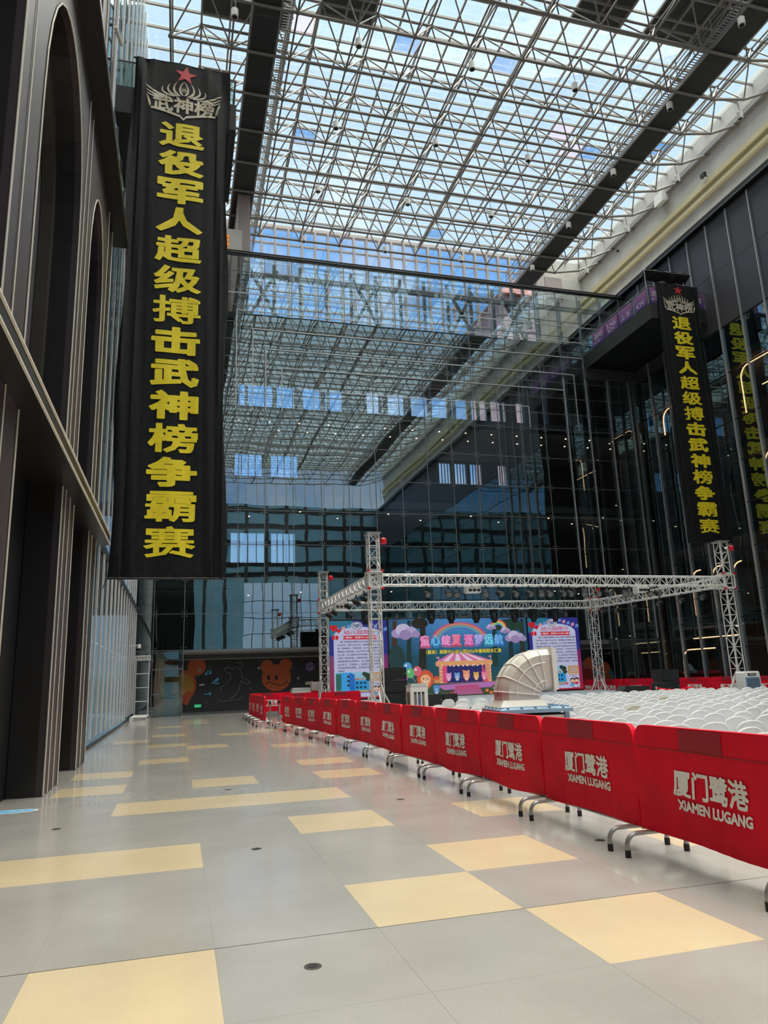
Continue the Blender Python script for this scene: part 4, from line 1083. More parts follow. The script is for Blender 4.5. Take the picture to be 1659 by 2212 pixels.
toy(ZX(405), ZY(720), .5, srgb(225, 120, 80), srgb(245, 185, 135), srgb(250, 225, 200), .2)
toy(ZX(520), ZY(820), .3, srgb(70, 130, 200), srgb(90, 155, 220), srgb(200, 215, 235), .9); toy(ZX(1300), ZY(735), .42, srgb(195, 85, 75), srgb(215, 105, 95), srgb(240, 190, 170))
toy(ZX(1425), ZY(605), .38, srgb(90, 140, 190), srgb(120, 165, 215), srgb(225, 165, 190), 1.0)
P.line([(ZX(290), ZY(740)), (ZX(240), ZY(660))], .015, srgb(220, 220, 220))
for cx, cy, c in ((210, 578, srgb(80, 160, 215)), (315, 625, srgb(225, 100, 130)), (238, 645, srgb(100, 190, 110))): P.ell(ZX(cx), ZY(cy), .24, .26, c); P.ell(ZX(cx-15), ZY(cy-18), .06, .07, srgb(235, 240, 245), 10)
P.ell(ZX(130), ZY(690), .42, .24, srgb(190, 110, 170)); P.rect(ZX(495), ZY(765), ZX(560), ZY(715), srgb(215, 150, 90)); P.ell(ZX(525), ZY(708), .16, .10, srgb(225, 90, 70))
for cx, cy, c in ((685, 880, srgb(200, 40, 50)), (1085, 865, srgb(235, 140, 50)), (1130, 890, srgb(235, 120, 40)), (1180, 845, srgb(240, 240, 240)), (630, 895, srgb(50, 110, 200))): P.ell(ZX(cx), ZY(cy), .1, .08, c, 10)
cols = [srgb(245, 130, 185), srgb(90, 180, 245), srgb(240, 140, 200), srgb(240, 110, 150), srgb(240, 120, 190), srgb(165, 160, 240), srgb(100, 200, 245), srgb(90, 165, 245)]
for k, ch in enumerate('童心绽夏逐梦远航'):
    x = (355+k*118 if k < 4 else 850+(k-4)*116)+58
    P.text(ch, ZX(x)+.02, ZY(296)-.05, .60, .66, tuple(v*.55 for v in cols[k]), .10)
for k, ch in enumerate('童心绽夏逐梦远航'):
    x = (355+k*118 if k < 4 else 850+(k-4)*116)+58
    P.text(ch, ZX(x), ZY(290), .55, .58, cols[k], .05); P.text(ch, ZX(x)-.01, ZY(288)+.01, .50, .53, tuple(min(1, v*1.3+.12) for v in cols[k]), .0)
P.text('（嘉裕）高殿中心幼儿园2026年暑期期末汇演', ZX(848), ZY(420), 4.4, .26, srgb(20, 25, 20), .07)
P.text('（嘉裕）高殿中心幼儿园2026年暑期期末汇演', ZX(848), ZY(420), 4.35, .23, srgb(240, 220, 90), .02)
P.mb.build('picture', 'screen_paint', cs)
# side screens with the introduction text
def intro(x0, w, h, z0):
    Q = Pic(lambda x, y, d: (x0+x, YS-.004-d, z0+y), .0012)
    Q.poly([(0, 0), (w, 0), (w, h), (0, h)], [srgb(170, 20, 50), srgb(170, 20, 50), srgb(35, 45, 150), srgb(35, 90, 160)])
    Q.rect(0, h*.55, w, h, srgb(38, 44, 140)); Q.poly([(0, h*.8), (w*.2, h*.80), (w*.38, h*.86), (w*.42, h*.93), (w*.40, h), (0, h)], srgb(40, 120, 150))
    pap = [(w*.07, h*.02), (w*.93, h*.02), (w*.93, h*.72)]+[(w*.5+w*.43*math.cos(a*PI/16), h*.80+h*.12*math.sin(a*PI/16)) for a in range(0, 17)]+[(w*.07, h*.72)]
    Q.poly(pap, srgb(196, 200, 232))
    for k in range(17): Q.line([(w*.08, h*(.06+.045*k)), (w*.92, h*(.055+.045*k))], .008, srgb(160, 165, 200))
    for k in range(9):
        s = -1 if k < 4 else 1; xx = w*(.12+.09*k if k < 4 else .60+.085*(k-4)); yy = h*(.90+.02*(k if k < 4 else 8-k))
        Q.poly([(xx, yy), (xx+w*.06, yy+h*.01), (xx+w*.055, yy-h*.045), (xx+w*.03, yy-h*.03), (xx, yy-h*.05)], srgb(225, 150, 170) if k % 2 else srgb(110, 150, 215))
    Q.ell(w*.47, h*.93, w*.10, h*.055, srgb(205, 205, 215)); Q.ell(w*.47, h*.93, w*.085, h*.046, srgb(60, 65, 110)); Q.ell(w*.47, h*.93, w*.072, h*.039, srgb(215, 215, 225))
    Q.poly([(w*.42, h*.95), (w*.52, h*.95), (w*.52, h*.925), (w*.47, h*.905), (w*.42, h*.925)], srgb(40, 50, 120)); Q.line([(w*.44, h*.94), (w*.47, h*.925), (w*.50, h*.935)], .035, srgb(225, 225, 240))
    for cx, cy, s in ((.07, .915, .07), (.155, .875, .045)):
        Q.ell(w*(cx-s*.45), h*cy, w*s*.55, w*s*.55, srgb(205, 20, 40), 12); Q.ell(w*(cx+s*.45), h*cy, w*s*.55, w*s*.55, srgb(205, 20, 40), 12); Q.poly([(w*(cx-s*.95), h*cy-.01), (w*(cx+s*.95), h*cy-.01), (w*cx, h*cy-w*s*1.25)], srgb(205, 20, 40))
    Q.rect(w*.04, h*.755, w*.15, h*.805, srgb(205, 25, 45)); Q.line([(w*.095, h*.755), (w*.095, h*.805)], .03, srgb(230, 190, 200)); Q.line([(w*.06, h*.815), (w*.095, h*.806), (w*.13, h*.815)], .02, srgb(205, 25, 45))
    Q.text('幼儿园简介', w*.52, h*.848, w*.55, h*.055, srgb(205, 40, 70), .01)
    Q.poly([(w*.22, h*.755), (w*.82, h*.75), (w*.79, h*.778), (w*.82, h*.805), (w*.22, h*.805), (w*.25, h*.78)], srgb(205, 25, 50))
    Q.text('（嘉裕）高殿中心幼儿园', w*.52, h*.78, w*.52, h*.028, srgb(240, 215, 220), .015)
    ln = ['厦门市湖里区高殿中心幼儿园位于湖里区高殿', '社608号。创办于2001年，是高殿社区配套幼儿', '园，园舍独立。环境优美。2019年成为嘉裕教育', '集团幼儿园分园。2021年评为湖里区优秀示范', '幼儿园、幼儿园有5A平安校园，十佳家长学校',
          '全国十佳特色园。优秀民办园，优秀保教单位', '诚信教育单位等称号。幼儿园定位“幸福校园', '自主学习、环境育人、家园互动”的教育理念', '同时拥有特色课程。品声妹艺术课程、体能课']
    for k, s in enumerate(ln): Q.text(s, w*(.52 if k else .545), h*(.725-.0415*k), w*(.78 if k else .73), h*.024, srgb(70, 70, 95), .02)
    Q.text('课程等。', w*.19, h*(.725-.0415*9), w*.12, h*.022, srgb(70, 70, 95), .02)
    # photograph of the blue school building
    a, c, e, g = w*.09, w*.66, h*.075, h*.335
    Q.poly([(a, e), (c, e), (c, g), (a, g)], [srgb(120, 150, 90), srgb(120, 150, 90), srgb(150, 205, 235), srgb(130, 190, 230)])
    Q.rect(a, e+.12, a+.32, g-.06, srgb(60, 130, 110)); Q.rect(a+.28, e+.10, a+.85, g-.02, srgb(60, 165, 230)); Q.poly([(a+.72, e+.10), (a+1.0, e+.10), (a+1.0, g-.12), (a+.72, g-.02)], srgb(25, 110, 200))
    Q.rect(a+1.0, e+.14, c-.03, e+.62, srgb(40, 155, 225))
    for i in range(3):
        for j in range(2): Q.ell(a+1.12+.21*i, e+.27+.22*j, .075, .07, srgb(25, 60, 90), 10)
    for j in range(3): Q.rect(a+.60, e+.32+.22*j, a+.72, e+.44+.22*j, srgb(30, 40, 60))
    for i in range(3):
        Q.rect(a+.04+.09*i, e+.18, a+.10+.09*i, g-.12, srgb(30, 90, 90))
    Q.text('高殿幼儿园', a+1.25, e+.68, .5, .07, srgb(205, 30, 50), .03)
    for cx, cy, r in ((c-.12, g-.18, .17), (c-.26, g-.10, .13), (c-.06, g-.36, .14)): Q.ell(cx, cy, r, r*.8, srgb(40, 60, 40), 12)
    Q.poly([(a, e), (c, e), (c-.1, e+.10), (a, e+.08)], srgb(205, 180, 90)); Q.line([(a, e-.03), (c, e+.02)], .05, srgb(120, 90, 190)); Q.ell(c+.02, e+.03, .06, .06, srgb(215, 60, 80), 10)
    # framed square and drawing at the lower right (left plain)
    Q.rect(w*.70, h*.215, w*.92, h*.325, srgb(205, 150, 80)); Q.rect(w*.73, h*.23, w*.89, h*.31, srgb(190, 165, 150))
    Q.text('关注我们', w*.81, h*.197, w*.17, h*.016, srgb(205, 90, 90), .02)
    for sx in (.775, .85): Q.ell(w*sx, h*.125, w*.05, h*.032, srgb(30, 25, 35), 14); Q.ell(w*sx, h*.115, w*.04, h*.025, srgb(240, 195, 165), 12); Q.ell(w*sx, h*.085, w*.04, h*.018, srgb(205, 40, 60), 12)
    Q.poly([(w*.71, h*.06), (w*.79, h*.10), (w*.80, h*.05), (w*.72, h*.04)], srgb(80, 170, 205)); Q.arc(w*.83, h*.05, .20, .27, PI*1.1, PI*1.9, srgb(160, 45, 45), 10, .5); Q.line([(w*.77, h*.185), (w*.90, h*.15), (w*.94, h*.11)], .03, srgb(110, 35, 40))
    Q.text('电话（微信同号）：', w*.30, h*.05, w*.36, h*.018, srgb(90, 90, 120), .02); Q.text('13950012199117077111', w*.31, h*.028, w*.42, h*.015, srgb(90, 90, 120), .02)
    return Q.mb
for x0, x1, z0, lb in ((7.50, 10.62, .62, 'left upright screen with the kindergarten introduction text, behind the truss tower'), (18.88, 22.05, .62, 'right upright screen with the kindergarten introduction text, beside the grey duct')):
    t = screen('led_screen', lb, x0, x1, z0, 4.62, YS); intro(x0, x1-x0, 4.0, z0).build('picture', 'screen_paint', t)
    cbox('stand', 'black', t, x0, YS+.05, .0 if x0 < 8 else .55, x1, YS+.25, z0)
cbox('stand', 'black', cs, 10.72, YS+.05, .0, 18.78, YS+.25, .57)

# ---- sound gear
def spk(name, label, x0, y0, z0, w, d, h, n=1):
    t = thing(name, label, 'speaker', (x0+w/2, y0+d/2, z0))
    for k in range(n):
        a = z0+h*k/n; b = z0+h*(k+1)/n-.01
        c = cbox('cabinet', 'speaker_black', t, x0, y0, a, x0+w, y0+d, b)
        cbox('grille', 'soft_black', t, x0+.03, y0-.015, a+.03, x0+w-.03, y0, b-.03)
        MB().lathe([(.02, -.03), (.02, 0)], (x0+w-.08, y0-.012, (a+b)/2), 8, 'y').build('badge', 'steel', t)
p = at_y(853, 1500, 28.2); spk('speaker_stack', 'tall black speaker stack behind the beige cooler left of the stage', p.x-.45, 28.0, .55, .9, .7, 1.45, 3)
p = at_y(935, 1515, 26.2); spk('subwoofer', 'black subwoofer box on the stage front, left one of the pair', p.x-.27, 25.9, .55, .56, .6, .42); spk('subwoofer', 'black subwoofer box on the stage front, right one of the pair', p.x+.31, 25.9, .55, .56, .6, .42)
p = at_y(1443, 1475, 28.2); spk('speaker_stack', 'tall black speaker stack on the right end of the stage', p.x-.4, 28.0, .55, .85, .7, 1.0, 2)
p = at_y(1426, 1490, 27.7); spk('speaker', 'low black speaker in front of the right speaker stack', p.x-.35, 27.3, .55, .6, .5, .45)
p = at_y(1368, 1496, 26.4); t = thing('stage_monitor', 'black wedge stage monitor lying on the right of the stage', 'speaker', (p.x, 26.4, .55))
MB().prism([(-.62, 0), (.62, 0), (.62, .38), (-.45, .42), (-.62, .2)], lambda x, z, d, p=p: (p.x+x, 26.15+d, .55+z), .55).build('cabinet', 'speaker_black', t)
MB().tube((p.x+.5, 26.14, .6), (p.x+.62, 26.10, .75), .02, 5).build('handle', 'steel', t)
# rope line at the right end of the stage
rp = thing('rope_barrier', 'red rope between two short steel posts at the right stage end', 'rope barrier', (22.6, 27, 0))
pts = [at_y(1418, 1497, 25.1), at_y(1469, 1492, 25.1), at_y(1499, 1494, 25.1)]
for k, u in enumerate((1418, 1500)):
    a = at_y(u, 1492, 25.0); MB().lathe([(.15, 0), (.15, .02), (.03, .04), (.025, .86), (.035, .88), (.035, .92)], (a.x, 25.0, 0), 12).build('post', 'steel', rp, True)
a, b = at_y(1418, 1492, 25.0), at_y(1500, 1492, 25.0)
MB().path([(a.x+(b.x-a.x)*k/10, 25.0, .86-.10*math.sin(PI*k/10)) for k in range(11)], .03, 6).build('rope', 'red_cloth', rp, True)
# ---- coolers
def tower_cooler(label, x, y, w, d, h, front='-y'):
    t = thing('portable_cooler', label, 'air cooler', (x, y, 0))
    mb = MB(); mb.box(x-w/2, y-d/2, .08, x+w/2, y+d/2, h-.09); mb.build('body', 'cooler_white', t)
    MB().hexa([(x-w/2-.01, y-d/2-.01, h-.09), (x+w/2+.01, y-d/2-.01, h-.09), (x+w/2+.01, y+d/2+.01, h-.09), (x-w/2-.01, y+d/2+.01, h-.09), (x-w/2+.06, y-d/2+.06, h), (x+w/2-.06, y-d/2+.06, h), (x+w/2-.06, y+d/2-.06, h), (x-w/2+.06, y+d/2-.06, h)]).build('lid', 'cooler_grey', t)
    for k in range(3):
        a = x-w/2+.10+k*(w-.2)/3; cbox('vent', 'louver_dark', t, a+.02, y-d/2-.008, .35, a+(w-.2)/3-.03, y-d/2, h-.28)
        for z in range(14): cbox('vent_slat', 'beige_line' if k != 1 else 'cooler_blue', t, a+.02, y-d/2-.016, .38+z*(h-.72)/14, a+(w-.2)/3-.03, y-d/2-.004, .40+z*(h-.72)/14)
    for k in range(4):
        a = y-d/2+.08+k*(d-.16)/4; cbox('side_vent', 'louver_dark', t, x-w/2-.008, a+.02, .35, x-w/2, a+(d-.16)/4-.02, h-.28)
    for dx in (-1, 1):
        for dy in (-1, 1): MB().tube((x+dx*(w/2-.08)-.02, y+dy*(d/2-.08), .045), (x+dx*(w/2-.08)+.02, y+dy*(d/2-.08), .045), .045, 8).build('castor', 'black', t)
    return t
tower_cooler('beige tower air cooler with dark lid beside the front truss tower', 7.95, 24.7, .62, .52, 1.38)
tower_cooler('beige air cooler with dark top far left before the mural', at_y(649, 1486, 38.0).x, 38.0, .95, .6, 1.28)
p = at_y(684, 1480, 39.4); t = thing('storage_box', 'tall plain white cabinet behind the back left truss tower', 'cabinet', (p.x, 39.4, 0))
cbox('body', 'cooler_white', t, p.x-.3, 39.2, 0, p.x+.3, 39.7, 1.55); cbox('door_line', 'beige_line', t, p.x-.01, 39.19, .1, p.x+.01, 39.2, 1.45)
def white_cooler():
    p = at_y(1617, 1475, 26.2); x, y = p.x, 26.2
    t = thing('portable_cooler', 'white rounded air cooler with blue louvre front right of the chairs', 'air cooler', (x, y, 0))
    mb = MB(); rr = []
    for z, k in ((.1, 1.0), (1.0, .97), (1.28, .94), (1.34, .86)): rr.append((z, k))
    for (z0, k0), (z1, k1) in zip(rr, rr[1:]):
        mb.hexa([(x-.42*k0, y-.26*k0, z0), (x+.42*k0, y-.26*k0, z0), (x+.42*k0, y+.26*k0, z0), (x-.42*k0, y+.26*k0, z0), (x-.42*k1, y-.26*k1, z1), (x+.42*k1, y-.26*k1, z1), (x+.42*k1, y+.26*k1, z1), (x-.42*k1, y+.26*k1, z1)])
    mb.build('body', 'cooler_white', t)
    cbox('front_frame', 'cooler_blue', t, x-.35, y-.285, .40, x+.35, y-.25, 1.10); cbox('louvre_back', 'louver_dark', t, x-.31, y-.292, .44, x+.31, y-.284, 1.06)
    for k in range(11): cbox('louvre', 'blue_lid', t, x-.31, y-.31, .455+k*.056, x+.31, y-.29, .480+k*.056)
    cbox('control_panel', 'speaker_black', t, x-.2, y-.262, 1.16, x+.2, y-.245, 1.26)
    for k in range(3): MB().lathe([(.025, -.02), (.025, 0)], (x-.09+.09*k, y-.262, 1.21), 10, 'y').build('knob', 'cooler_white', t)
    for dx in (-.33, .33): MB().tube((x+dx, y-.2, .05), (x+dx, y+.2, .05), .05, 8).build('castor', 'black', t)
white_cooler()
# big evaporative cooler with an elbow duct among the chairs
def evap():
    ox, oy = 5.40, 11.1
    t = thing('evaporative_cooler', 'large cooler with blue grey lid and cream elbow duct among the chairs', 'air cooler', (0, 0, 0))
    def b(name, m, x0, y0, z0, x1, y1, z1): return cbox(name, m, t, x0, y0, z0, x1, y1, z1)
    S = .53
    b('core', 'louver_dark', -S+.06, -S+.06, .12, S-.06, S-.06, .98)
    for sx in (-1, 1):
        for sy in (-1, 1): b('corner_post', 'blue_lid', sx*S-.07*(sx > 0)-.0, sy*S-.07*(sy > 0), .1, sx*S+.07*(sx < 0), sy*S+.07*(sy < 0), 1.0)
    b('base_tray', 'blue_lid', -S-.02, -S-.02, .08, S+.02, S+.02, .2)
    for k in range(4): MB().tube(((-1)**k*(S-.1), (-1)**(k//2)*(S-.1)-.03, .05), ((-1)**k*(S-.1), (-1)**(k//2)*(S-.1)+.03, .05), .05, 8).build('castor', 'black', t)
    for s in (0, 1):         # louvre panels on the -y and -x faces, then the other two
        for sg in (-1, 1):
            pan = []
            def P4(a0, a1, d0, d1, z0, z1, m, nm):
                if s == 0: y0, y1 = sorted((sg*d0, sg*d1)); b(nm, m, a0, y0, z0, a1, y1, z1)
                else: x0, x1 = sorted((sg*d0, sg*d1)); b(nm, m, x0, a0, z0, x1, a1, z1)
            for a0, a1 in ((-S+.09, -S+.14), (S-.14, S-.09)): P4(a0, a1, S-.04, S+.012, .22, .96, 'cooler_white', 'panel_frame')
            P4(-S+.09, S-.09, S-.04, S+.012, .90, .96, 'cooler_white', 'panel_frame'); P4(-.02, .02, S-.03, S+.012, .22, .90, 'cooler_white', 'panel_frame')
            for k in range(13): P4(-S+.12, S-.12, S-.05, S+.006, .24+k*.051, .265+k*.051, 'cooler_white', 'louvre')
    lid = MB(); lid.hexa([(-S-.05, -S-.05, 1.0), (S+.05, -S-.05, 1.0), (S+.05, S+.05, 1.0), (-S-.05, S+.05, 1.0), (-S-.05, -S-.05, 1.055), (S+.05, -S-.05, 1.055), (S+.05, S+.05, 1.055), (-S-.05, S+.05, 1.055)])
    lid.hexa([(-S-.03, -S-.03, 1.055), (S+.03, -S-.03, 1.055), (S+.03, S+.03, 1.055), (-S-.03, S+.03, 1.055), (-S+.08, -S+.08, 1.085), (S-.08, -S+.08, 1.085), (S-.08, S-.08, 1.085), (-S+.08, S-.08, 1.085)])
    lo = lid.build('lid', 'blue_lid', t)
    for k in range(-2, 3):
        cbox('lid_rib', 'blue_lid', lo, k*.22-.012, -S-.03, 1.056, k*.22+.012, S+.03, 1.092); cbox('lid_rib', 'blue_lid', lo, -S-.03, k*.22-.012, 1.056, S+.03, k*.22+.012, 1.092)
    # elbow: square section swept from straight up to pointing along +x
    hw, cy_, Rb = .335, .0, .42
    cx0 = hw+.02
    def sec(t_):     # t_ 0..1 -> angle ; returns function of (a,b) in [-1,1]
        an = t_*PI/2; cxp, czp = cx0+.0-.08, 1.24
        def f(r, yy): return (cxp-r*math.cos(an), yy, czp+r*math.sin(an))
        return f
    ri, ro = .10, .10+2*hw-.05
    def ring(t_, off=0.0):
        f = sec(t_); pts = []
        c = .09
        base = [(ri, -hw+c), (ri, hw-c), (ri+c*.5, hw), (ro-c, hw), (ro, hw-c), (ro, -hw+c), (ro-c, -hw), (ri+c*.5, -hw)]
        for r, yy in base:
            cr_, cyy = (ri+ro)/2, 0; s_ = 1+off; pts.append(f(cr_+(r-cr_)*s_, cyy+(yy-cyy)*s_))
        return pts
    mb = MB(); n = 14; rings = [ring(k/n) for k in range(n+1)]
    lowr = [(x, y, 1.17) for x, y, z in rings[0]]; farr = [(x+.10, y, z) for x, y, z in rings[-1]]
    rings = [lowr]+rings+[farr]
    for R_ in rings: mb.v += R_
    for k in range(len(rings)-1):
        for i in range(8): a = k*8+i; c = k*8+(i+1) % 8; mb.f.append((a, c, c+8, a+8))
    mb.f.append(tuple(reversed(range(8)))); mb.f.append(tuple((len(rings)-1)*8+i for i in range(8)))
    el = mb.build('elbow_duct', 'beige_plastic', t, True)
    for k in (1, 4, 7, 10, 13):           # ribs around the bend
        pts = ring(k/14, .012); MB().path(pts+[pts[0]], .011, 5).build('rib', 'white_trim', el)
    for r, yy in (((ri+ro)/2+.1, -hw-.004), ((ri+ro)/2-.18, -hw-.004), (ro+.004, 0.0)):
        MB().path([sec(k/14)(r, yy) for k in range(15)], .010, 5).build('rib', 'white_trim' if r < ro else 'beige_line', el)
    skirt = MB(); x0, x1 = min(p[0] for p in lowr), max(p[0] for p in lowr)
    skirt.hexa([(x0-.09, -hw-.09, 1.07), (x1+.09, -hw-.09, 1.07), (x1+.09, hw+.09, 1.07), (x0-.09, hw+.09, 1.07), (x0, -hw, 1.19), (x1, -hw, 1.19), (x1, hw, 1.19), (x0, hw, 1.19)]); skirt.build('duct_base', 'beige_plastic', t)
    z0, z1 = min(p[2] for p in farr), max(p[2] for p in farr); xf = farr[0][0]
    b('outlet_flange', 'cooler_white', xf-.0, -hw-.04, z0-.04, xf+.035, hw+.04, z1+.04); b('outlet_grille', 'cooler_white', xf+.035, -hw-.01, z0-.01, xf+.09, hw+.01, z1+.01)
    t.location = (ox, oy, 0); t.rotation_euler = (0, 0, math.radians(-9))
evap()

# ================================================================== SHOP FRONT, SIGNS, SMALL THINGS
YM = 43.3
sh = struct('wall_mural', 'dark painted wall with cartoon bears below the glass')
cbox('wall_piece', 'interior_dark', sh, .2, YM, 0, 26.9, YM+.25, 3.36)
cbox('ceiling_panel', 'soffit', sh, .2, YB+.1, 3.26, 26.9, YM+.25, 3.36)
cbox('skirting', 'cooler_grey', sh, .2, YM-.04, 0, 26.9, YM, .12)
for k in range(9): MB().lathe([(.09, 0), (.09, .03)], (1.4+k*1.3 if k < 6 else 21+(k-6)*1.9, 42.8, 3.23), 8).build('downlight', 'down_light', sh)
MU = Pic(lambda x, y, d: (x, YM-.002-d, y), .002)
def mp(u, v): p = at_y(u, v, YM); return (p.x, p.z)
def mpoly(pts, c): MU.poly([mp(*q) for q in pts], c)
def mell(u, v, r, c, ry=None): x, z = mp(u, v); k = 43.0/F; MU.ell(x, z, r*k, (ry or r)*k, c, 24)
def mline(pts, w, c): MU.line([mp(*q) for q in pts], w, c)
mpoly([(392, 1413), (690, 1405), (690, 1420), (640, 1417), (600, 1423), (560, 1418), (520, 1425), (470, 1421), (430, 1427), (392, 1424)], srgb(96, 88, 84))
og, dg_, yl = srgb(176, 82, 42), srgb(120, 52, 28), srgb(176, 128, 44)
for u, v in ((425, 1440), (577, 1440), (617, 1437)): mell(u, v, (18.5, 14, 14)[(425, 577, 617).index(u)], og)
mell(398, 1480, 24, og, 30); mell(394, 1482, 22, yl, 26)
mpoly([(392, 1495), (417, 1492), (411, 1510), (404, 1524), (396, 1520), (392, 1510)], og); mpoly([(392, 1485), (404, 1490), (398, 1500), (392, 1502)], srgb(190, 140, 60))
for u, v in ((396, 1506), (400, 1510), (398, 1515), (404, 1507)): mell(u, v, 1.2, srgb(60, 26, 18))
mell(597, 1464, 31, og, 28); 
mline([(574, 1478), (582, 1474), (592, 1477), (602, 1481), (614, 1478), (622, 1470)], .05, srgb(70, 30, 20))
for u in (580, 597): mell(u, 1464, 3.2, srgb(15, 12, 12), 5)
lb = srgb(86, 160, 190)
for u, v in ((445, 1456), (454, 1454)): mell(u, v, 3, lb, 2.6)
mline([(447.5, 1456), (447.5, 1450), (456.5, 1448.5), (456.5, 1454)], .05, lb)
mpoly([(470, 1463), (459, 1473), (466, 1471), (452, 1478), (464, 1476), (474, 1467)], lb); mpoly([(463, 1477), (475, 1473), (470, 1479)], lb)
mline([(441, 1500), (456, 1498)], .06, lb); mline([(452, 1495), (456, 1498), (452, 1503)], .05, lb)
wl_ = srgb(110, 118, 116)
mline([(512, 1432), (520, 1430), (524, 1437), (516, 1443), (522, 1452), (522, 1464), (534, 1468), (540, 1474), (534, 1478), (520, 1470), (516, 1490), (508, 1502), (497, 1510)], .035, wl_)
mline([(512, 1440), (502, 1446), (494, 1440), (486, 1444), (488, 1452), (498, 1454), (498, 1466), (488, 1478), (476, 1484), (478, 1492)], .035, wl_)
mline([(470, 1512), (478, 1516), (520, 1510), (526, 1502)], .03, wl_)
for u, v, r in ((431, 1448, 3), (559, 1443, 3), (644, 1465, 3), (453, 1442, 1), (470, 1518, 1), (560, 1428, 1), (445, 1518, 1), (540, 1487, 1.2), (655, 1424, 1)): mell(u, v, r, srgb(150, 146, 140))
mell(669, 1440, 10, srgb(120, 100, 140)); mline([(650, 1451), (669, 1440), (688, 1433)], .08, srgb(70, 60, 110)); mline([(661, 1444), (677, 1441)], .05, srgb(160, 140, 170))
mpoly([(430, 1478), (441, 1477), (441, 1481), (430, 1482)], srgb(190, 170, 165)); mpoly([(659, 1473), (675, 1471), (675, 1478), (659, 1480)], srgb(190, 180, 160))
# right end mural: teal arch and round bears
mell(1280, 1472, 62, srgb(60, 110, 115), 52); mell(1280, 1476, 52, srgb(150, 80, 45), 42); mell(1278, 1478, 42, srgb(60, 100, 110), 34)
mell(1272, 1434, 16, og); mell(1305, 1442, 14, og); mell(1268, 1462, 22, srgb(130, 20, 25), 20); mell(1300, 1470, 14, og)
for u in (1304, 1332): mline([(u, 1412), (u+13, 1411)], .05, srgb(140, 140, 135)); mline([(u+9, 1408), (u+13, 1411), (u+9, 1415)], .04, srgb(140, 140, 135))
MU.mb.build('mural', 'mural_paint', sh)
# shop interiors behind the door glass, with the left half of the first bear on the wall beyond
cbox('wall_piece', 'interior_dark', sh, XL, YM+.8, 0, .2, YM+1.0, 3.4)
MV = Pic(lambda x, y, d: (x, YM+.795-d, y), .002)
def vell(u, v, r, c, ry=None): p = at_y(u, v, YM+.8); k = 44.0/F; MV.ell(p.x, p.z, r*k, (ry or r)*k, c, 22)
vell(356, 1442, 21, og); vell(372, 1480, 40, og, 44); vell(378, 1486, 28, yl, 34); vell(352, 1520, 26, dg_, 14)
MV.mb.build('mural', 'mural_paint', sh)
for (x0, x1, z) in ((-1.38, .15, 2.5), (-1.38, .15, 1.18)): cbox('door_rail', 'mullion', sh, x0, YB-.03, z-.03, x1, YB+.03, z+.03)
MB().tube((.05, YB-.10, .75), (.05, YB-.10, 1.6), .02, 6).build('door_handle', 'steel', sh)
ex = thing('exit_sign', 'small green running man exit sign low on the mural wall', 'sign', tuple(at_y(427, 1525, YM)))
p = at_y(427, 1525, YM); cbox('plate', 'green_light', ex, p.x-.18, YM-.03, p.z-.08, p.x+.18, YM, p.z+.08)
ex = thing('exit_sign', 'small green exit sign glowing inside the gallery right of the stage', 'sign', (30.6, 46, 8.0))
p = at_y(1399, 1224, 45.5); cbox('plate', 'green_light', ex, p.x-.12, 45.5, p.z-.2, p.x+.12, 45.56, p.z+.2); cbox('bracket', 'steel', ex, p.x-.02, 45.5, p.z+.2, p.x+.02, 45.54, p.z+.5)
# sign with orange letters by the clerestory, mostly hidden by the banner
sg = thing('wall_sign', 'grey sign panel with orange letters left of the clerestory', 'sign', (2.4, 42.8, 28.6))
cbox('panel', 'white_wall', sg, -1.5, YB+.15, ZT+.25, 3.2, YB+.3, ZT+1.85)
p = at_y(481, 517, YB+.15); mb = MB(); put_text(mb, '城', p.x, p.z, .85, .85, lambda x, z: (x, YB+.13, z), .02); mb.build('lettering', 'orange_print', sg)
p = at_y(486, 533, YB+.15); mb = MB(); put_text(mb, 'IA', p.x, p.z, .5, .26, lambda x, z: (x, YB+.13, z), .02); mb.build('lettering', 'orange_print', sg)
# lattice stand in the left corner
ls = thing('lattice_stand', 'silver open lattice tower standing in the far left corner', 'stand', (-1.85, 40.3, 0))
def open_box(name, x0, y0, z0, x1, y1, z1, n, r=.018):
    mb = MB(); c = [(x0, y0), (x1, y0), (x1, y1), (x0, y1)]
    for x, y in c: mb.tube((x, y, z0), (x, y, z1), r, 5)
    for k in range(n+1):
        z = z0+(z1-z0)*k/n
        for i in range(4): mb.tube((*c[i], z), (*c[(i+1) % 4], z), r*.8, 5)
    return mb.build(name, 'alu', ls)
open_box('upright_frame', -2.15, 40.0, .2, -1.5, 40.6, 2.95, 4)
tb_ = MB(); truss_run(tb_, (-2.2, 40.1, 3.05), (-1.45, 40.1, 3.05), .2, .018, .01, .14); tb_.build('top_beam', 'alu', ls)
tb_ = MB(); truss_run(tb_, (-2.2, 40.5, 3.05), (-1.45, 40.5, 3.05), .2, .018, .01, .14); tb_.build('top_beam', 'alu', ls)
open_box('foot_frame', -2.2, 37.6, .02, -1.45, 40.6, .2, 1); 
fr_ = MB()
for k in range(7): fr_.tube((-2.2, 37.6+k*.5, .2), (-1.45, 37.6+k*.5, .2), .014, 5); fr_.tube((-2.2, 37.6+k*.5, .02), (-2.2, 38.1+k*.5 if k < 6 else 40.6, .2), .012, 4)
fr_.build('foot_rungs', 'alu', ls, kind='stuff')
